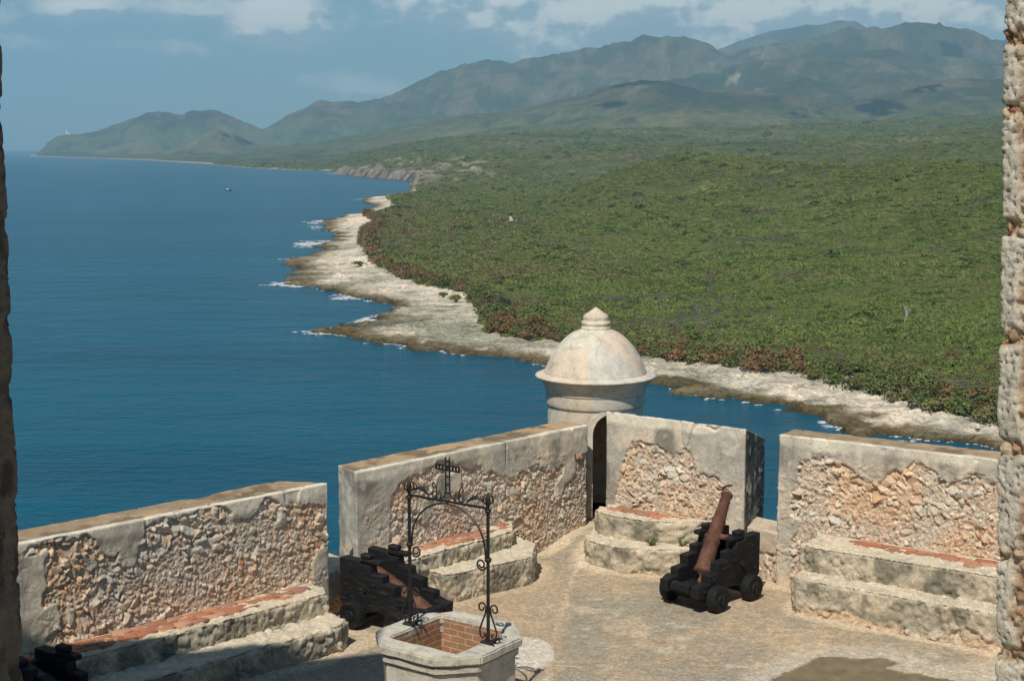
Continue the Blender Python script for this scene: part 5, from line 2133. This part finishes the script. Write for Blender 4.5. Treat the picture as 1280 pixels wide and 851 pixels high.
# small boat far out
M_BOAT = mat_simple('dark_hull', (.02, .025, .03), .5, .2, 1)
p = on_z(285.5, 238.6, SEA)
root = empty('fishing_boat', p, .25)
tag(root, 'tiny dark fishing boat alone on the open sea', 'boat')
hull = MB()
secs = []
for t in [i / 10 for i in range(11)]:
    x = -4.5 + 9 * t
    w = 1.5 * (1 - max(0, (t - .55) / .45) ** 2.2) * (.82 + .18 * min(1, t / .2))
    zt_ = 1.1 + .9 * max(0, t - .4) ** 1.6
    secs.append([(x, -max(w, .03), zt_), (x, -max(w * .8, .02), .2), (x, 0, -.35), (x, max(w * .8, .02), .2), (x, max(w, .03), zt_)])
vs = [v for s_ in secs for v in s_]
fs = [(i * 5 + j, i * 5 + j + 1, (i + 1) * 5 + j + 1, (i + 1) * 5 + j) for i in range(10) for j in range(4)] + [(i * 5 + 4, i * 5, (i + 1) * 5, (i + 1) * 5 + 4) for i in range(10)] + [(0, 1, 2, 3, 4), (54, 53, 52, 51, 50)]
hull.add(vs, fs); hull.build('hull', M_BOAT, root)
mb = MB(); mb.box((-1.2, 0, 2.0), (2.4, 1.9, 1.9), ch=.12); mb.build('cabin', M_WHITE, root)
mb = MB(); mb.tube([(.6, 0, 1), (.6, 0, 4.4)], .07, 6); mb.build('mast', M_BOAT, root)

# loose boulders along the low tide edge
M_BOULD = mat_simple('tide_rock', (.10, .08, .05), .9, .35, 1.2)

# clouds above the haze; those before the sun shade parts of the mountains
M_CLOUD = mat_simple('cloud_white', (.85, .85, .85), 1.0, .02, .001)
cot = math.cos(SUN_EL) / math.sin(SUN_EL)
for k, (px, py, D, rx, ry) in enumerate(((1205, 82, 11600, 330, 560), (1250, 92, 11000, 260, 380), (800, 108, 8000, 260, 420), (765, 124, 7300, 90, 110), (1012, 132, 7000, 120, 200), (1098, 128, 7300, 110, 230), (1150, 112, 7600, 90, 230), (300, 176, 9500, 120, 200))):
    g = ground(px, py, 300) if False else on_y(px, py, D)
    zc = 2700 + 60 * k
    dz = zc - g.z
    cx, cy = g.x - L_DIR.x * cot * dz, g.y - L_DIR.y * cot * dz
    bm = bmesh.new()
    rr = random.Random(900 + k)
    for j in range(34):
        ux, uy = rr.gauss(0, .52), rr.gauss(0, .52)
        sz = rr.uniform(.10, .34) * max(.35, 1.1 - math.hypot(ux, uy) * .6)
        g_ = bmesh.ops.create_icosphere(bm, subdivisions=2, radius=1)
        for v in g_['verts']:
            v.co = (ux * rx + v.co.x * sz * rx, uy * ry + v.co.y * sz * ry, rr.uniform(-5, 5) + max(v.co.z, -.4) * sz * rx * .7)
    me = bpy.data.meshes.new('cloud'); bm.to_mesh(me); bm.free()
    o = link('cloud', me, M_CLOUD, smooth=True)
    o.location = (cx, cy, zc)
    tag(o, kind='structure')
# ------------------------------------------------------------------ world, sun, render
def setup_world():
    w = bpy.data.worlds.new('World')
    SC.world = w
    w.use_nodes = True
    nt = w.node_tree
    nt.nodes.clear()
    out = nt.nodes.new('ShaderNodeOutputWorld')
    bg = nt.nodes.new('ShaderNodeBackground')
    sky = nt.nodes.new('ShaderNodeTexSky')
    sky.sky_type = 'NISHITA'
    sky.sun_disc = False
    sky.sun_elevation = SUN_EL
    # sun stands opposite the light's travel; sky rotation is clockwise from +y
    sky.sun_rotation = math.atan2(-L_DIR.x, -L_DIR.y)
    sky.altitude = 0
    sky.air_density = 1.0
    sky.dust_density = .4
    sky.ozone_density = 3.0
    tint = nt.nodes.new('ShaderNodeMix'); tint.data_type = 'RGBA'; tint.blend_type = 'MULTIPLY'; tint.inputs[0].default_value = 1
    nt.links.new(sky.outputs[0], tint.inputs[6])
    tint.inputs[7].default_value = (.76, 1.02, 1.10, 1)
    nt.links.new(tint.outputs[2], bg.inputs[0])
    bg.inputs[1].default_value = .068

    # clouds at infinity, by direction: azimuth and elevation
    def M(op, a, b=None, c=None):
        n = nt.nodes.new('ShaderNodeMath'); n.operation = op
        for i, v in enumerate((a, b, c)):
            if v is None: continue
            if hasattr(v, 'is_linked'): nt.links.new(v, n.inputs[i])
            else: n.inputs[i].default_value = v
        return n.outputs[0]
    tc = nt.nodes.new('ShaderNodeTexCoord')
    sx = nt.nodes.new('ShaderNodeSeparateXYZ'); nt.links.new(tc.outputs['Generated'], sx.inputs[0])
    az = M('ARCTAN2', sx.outputs[0], sx.outputs[1])
    el = sx.outputs[2]

    def density(da, de):
        a = M('ADD', az, da); e = M('ADD', el, de)
        cv = nt.nodes.new('ShaderNodeCombineXYZ')
        nt.links.new(M('MULTIPLY', a, 15.), cv.inputs[0]); nt.links.new(M('MULTIPLY', e, 24.), cv.inputs[1])
        n = nt.nodes.new('ShaderNodeTexNoise'); n.inputs['Scale'].default_value = 1.0; n.inputs['Detail'].default_value = 9; n.inputs['Roughness'].default_value = .56
        nt.links.new(cv.outputs[0], n.inputs['Vector'])
        bias = None
        for px, py, rx, ry, w in ((180, 18, 270, 30, 1.0), (366, 26, 84, 42, 1.5), (150, 62, 130, 16, .75), (610, 14, 140, 50, 1.35), (730, 34, 140, 66, 1.5), (1080, 14, 420, 80, 1.65), (445, 108, 90, 24, .85), (905, 75, 90, 40, .9), (1220, 45, 120, 50, 1.2), (1000, -70, 600, 80, 1.3)):
            a0 = (px - 640) / 1850.; e0 = (185 - py) / 1850.
            u = M('DIVIDE', M('SUBTRACT', a, a0), rx / 1850.); v = M('DIVIDE', M('SUBTRACT', e, e0), ry / 1850.)
            r2 = M('ADD', M('MULTIPLY', u, u), M('MULTIPLY', v, v))
            g = M('MULTIPLY', M('POWER', 2.71828, M('MULTIPLY', r2, -1.)), w)
            bias = g if bias is None else M('MAXIMUM', bias, g)
        return M('ADD', M('MULTIPLY', n.outputs[0], 1.9), M('MULTIPLY', bias, .62))
    d0 = density(0., 0.)
    d1 = density(-.006, .010)
    mr = nt.nodes.new('ShaderNodeMapRange'); mr.interpolation_type = 'SMOOTHSTEP'
    nt.links.new(d0, mr.inputs[0]); mr.inputs[1].default_value = 1.10; mr.inputs[2].default_value = 1.78
    lit = nt.nodes.new('ShaderNodeMapRange')
    nt.links.new(M('SUBTRACT', d0, d1), lit.inputs[0]); lit.inputs[1].default_value = -.06; lit.inputs[2].default_value = .10
    cc = mixc(nt, (.46, .56, .62), (1.15, 1.10, 1.0), lit.outputs[0])
    bg2 = nt.nodes.new('ShaderNodeBackground'); bg2.inputs[1].default_value = 1.0
    nt.links.new(cc, bg2.inputs[0])
    ms = nt.nodes.new('ShaderNodeMixShader')
    nt.links.new(M('MULTIPLY', mr.outputs[0], .85), ms.inputs[0])
    nt.links.new(bg.outputs[0], ms.inputs[1]); nt.links.new(bg2.outputs[0], ms.inputs[2])
    nt.links.new(ms.outputs[0], out.inputs[0])


setup_world()
sl = bpy.data.lights.new('sun', 'SUN')
sl.energy = 5.0
sl.angle = math.radians(.53)
sl.color = (1.0, .94, .84)
so = bpy.data.objects.new('sun', sl)
COL.objects.link(so)
sdir = Vector((L_DIR.x * math.cos(SUN_EL), L_DIR.y * math.cos(SUN_EL), -math.sin(SUN_EL)))
so.rotation_euler = sdir.to_track_quat('-Z', 'Y').to_euler()
so.location = (0, -20, 40)

SC.view_settings.view_transform = 'Standard'
SC.view_settings.look = 'None'
SC.view_settings.exposure = 0.0
SC.view_settings.gamma = 1.0
SC.view_settings.use_curve_mapping = False
SC.cycles.use_denoising = True
SC.cycles.max_bounces = 6
SC.cycles.diffuse_bounces = 3
SC.cycles.glossy_bounces = 3
SC.cycles.volume_bounces = 1
SC.cycles.transparent_max_bounces = 6
SC.cycles.use_adaptive_sampling = True
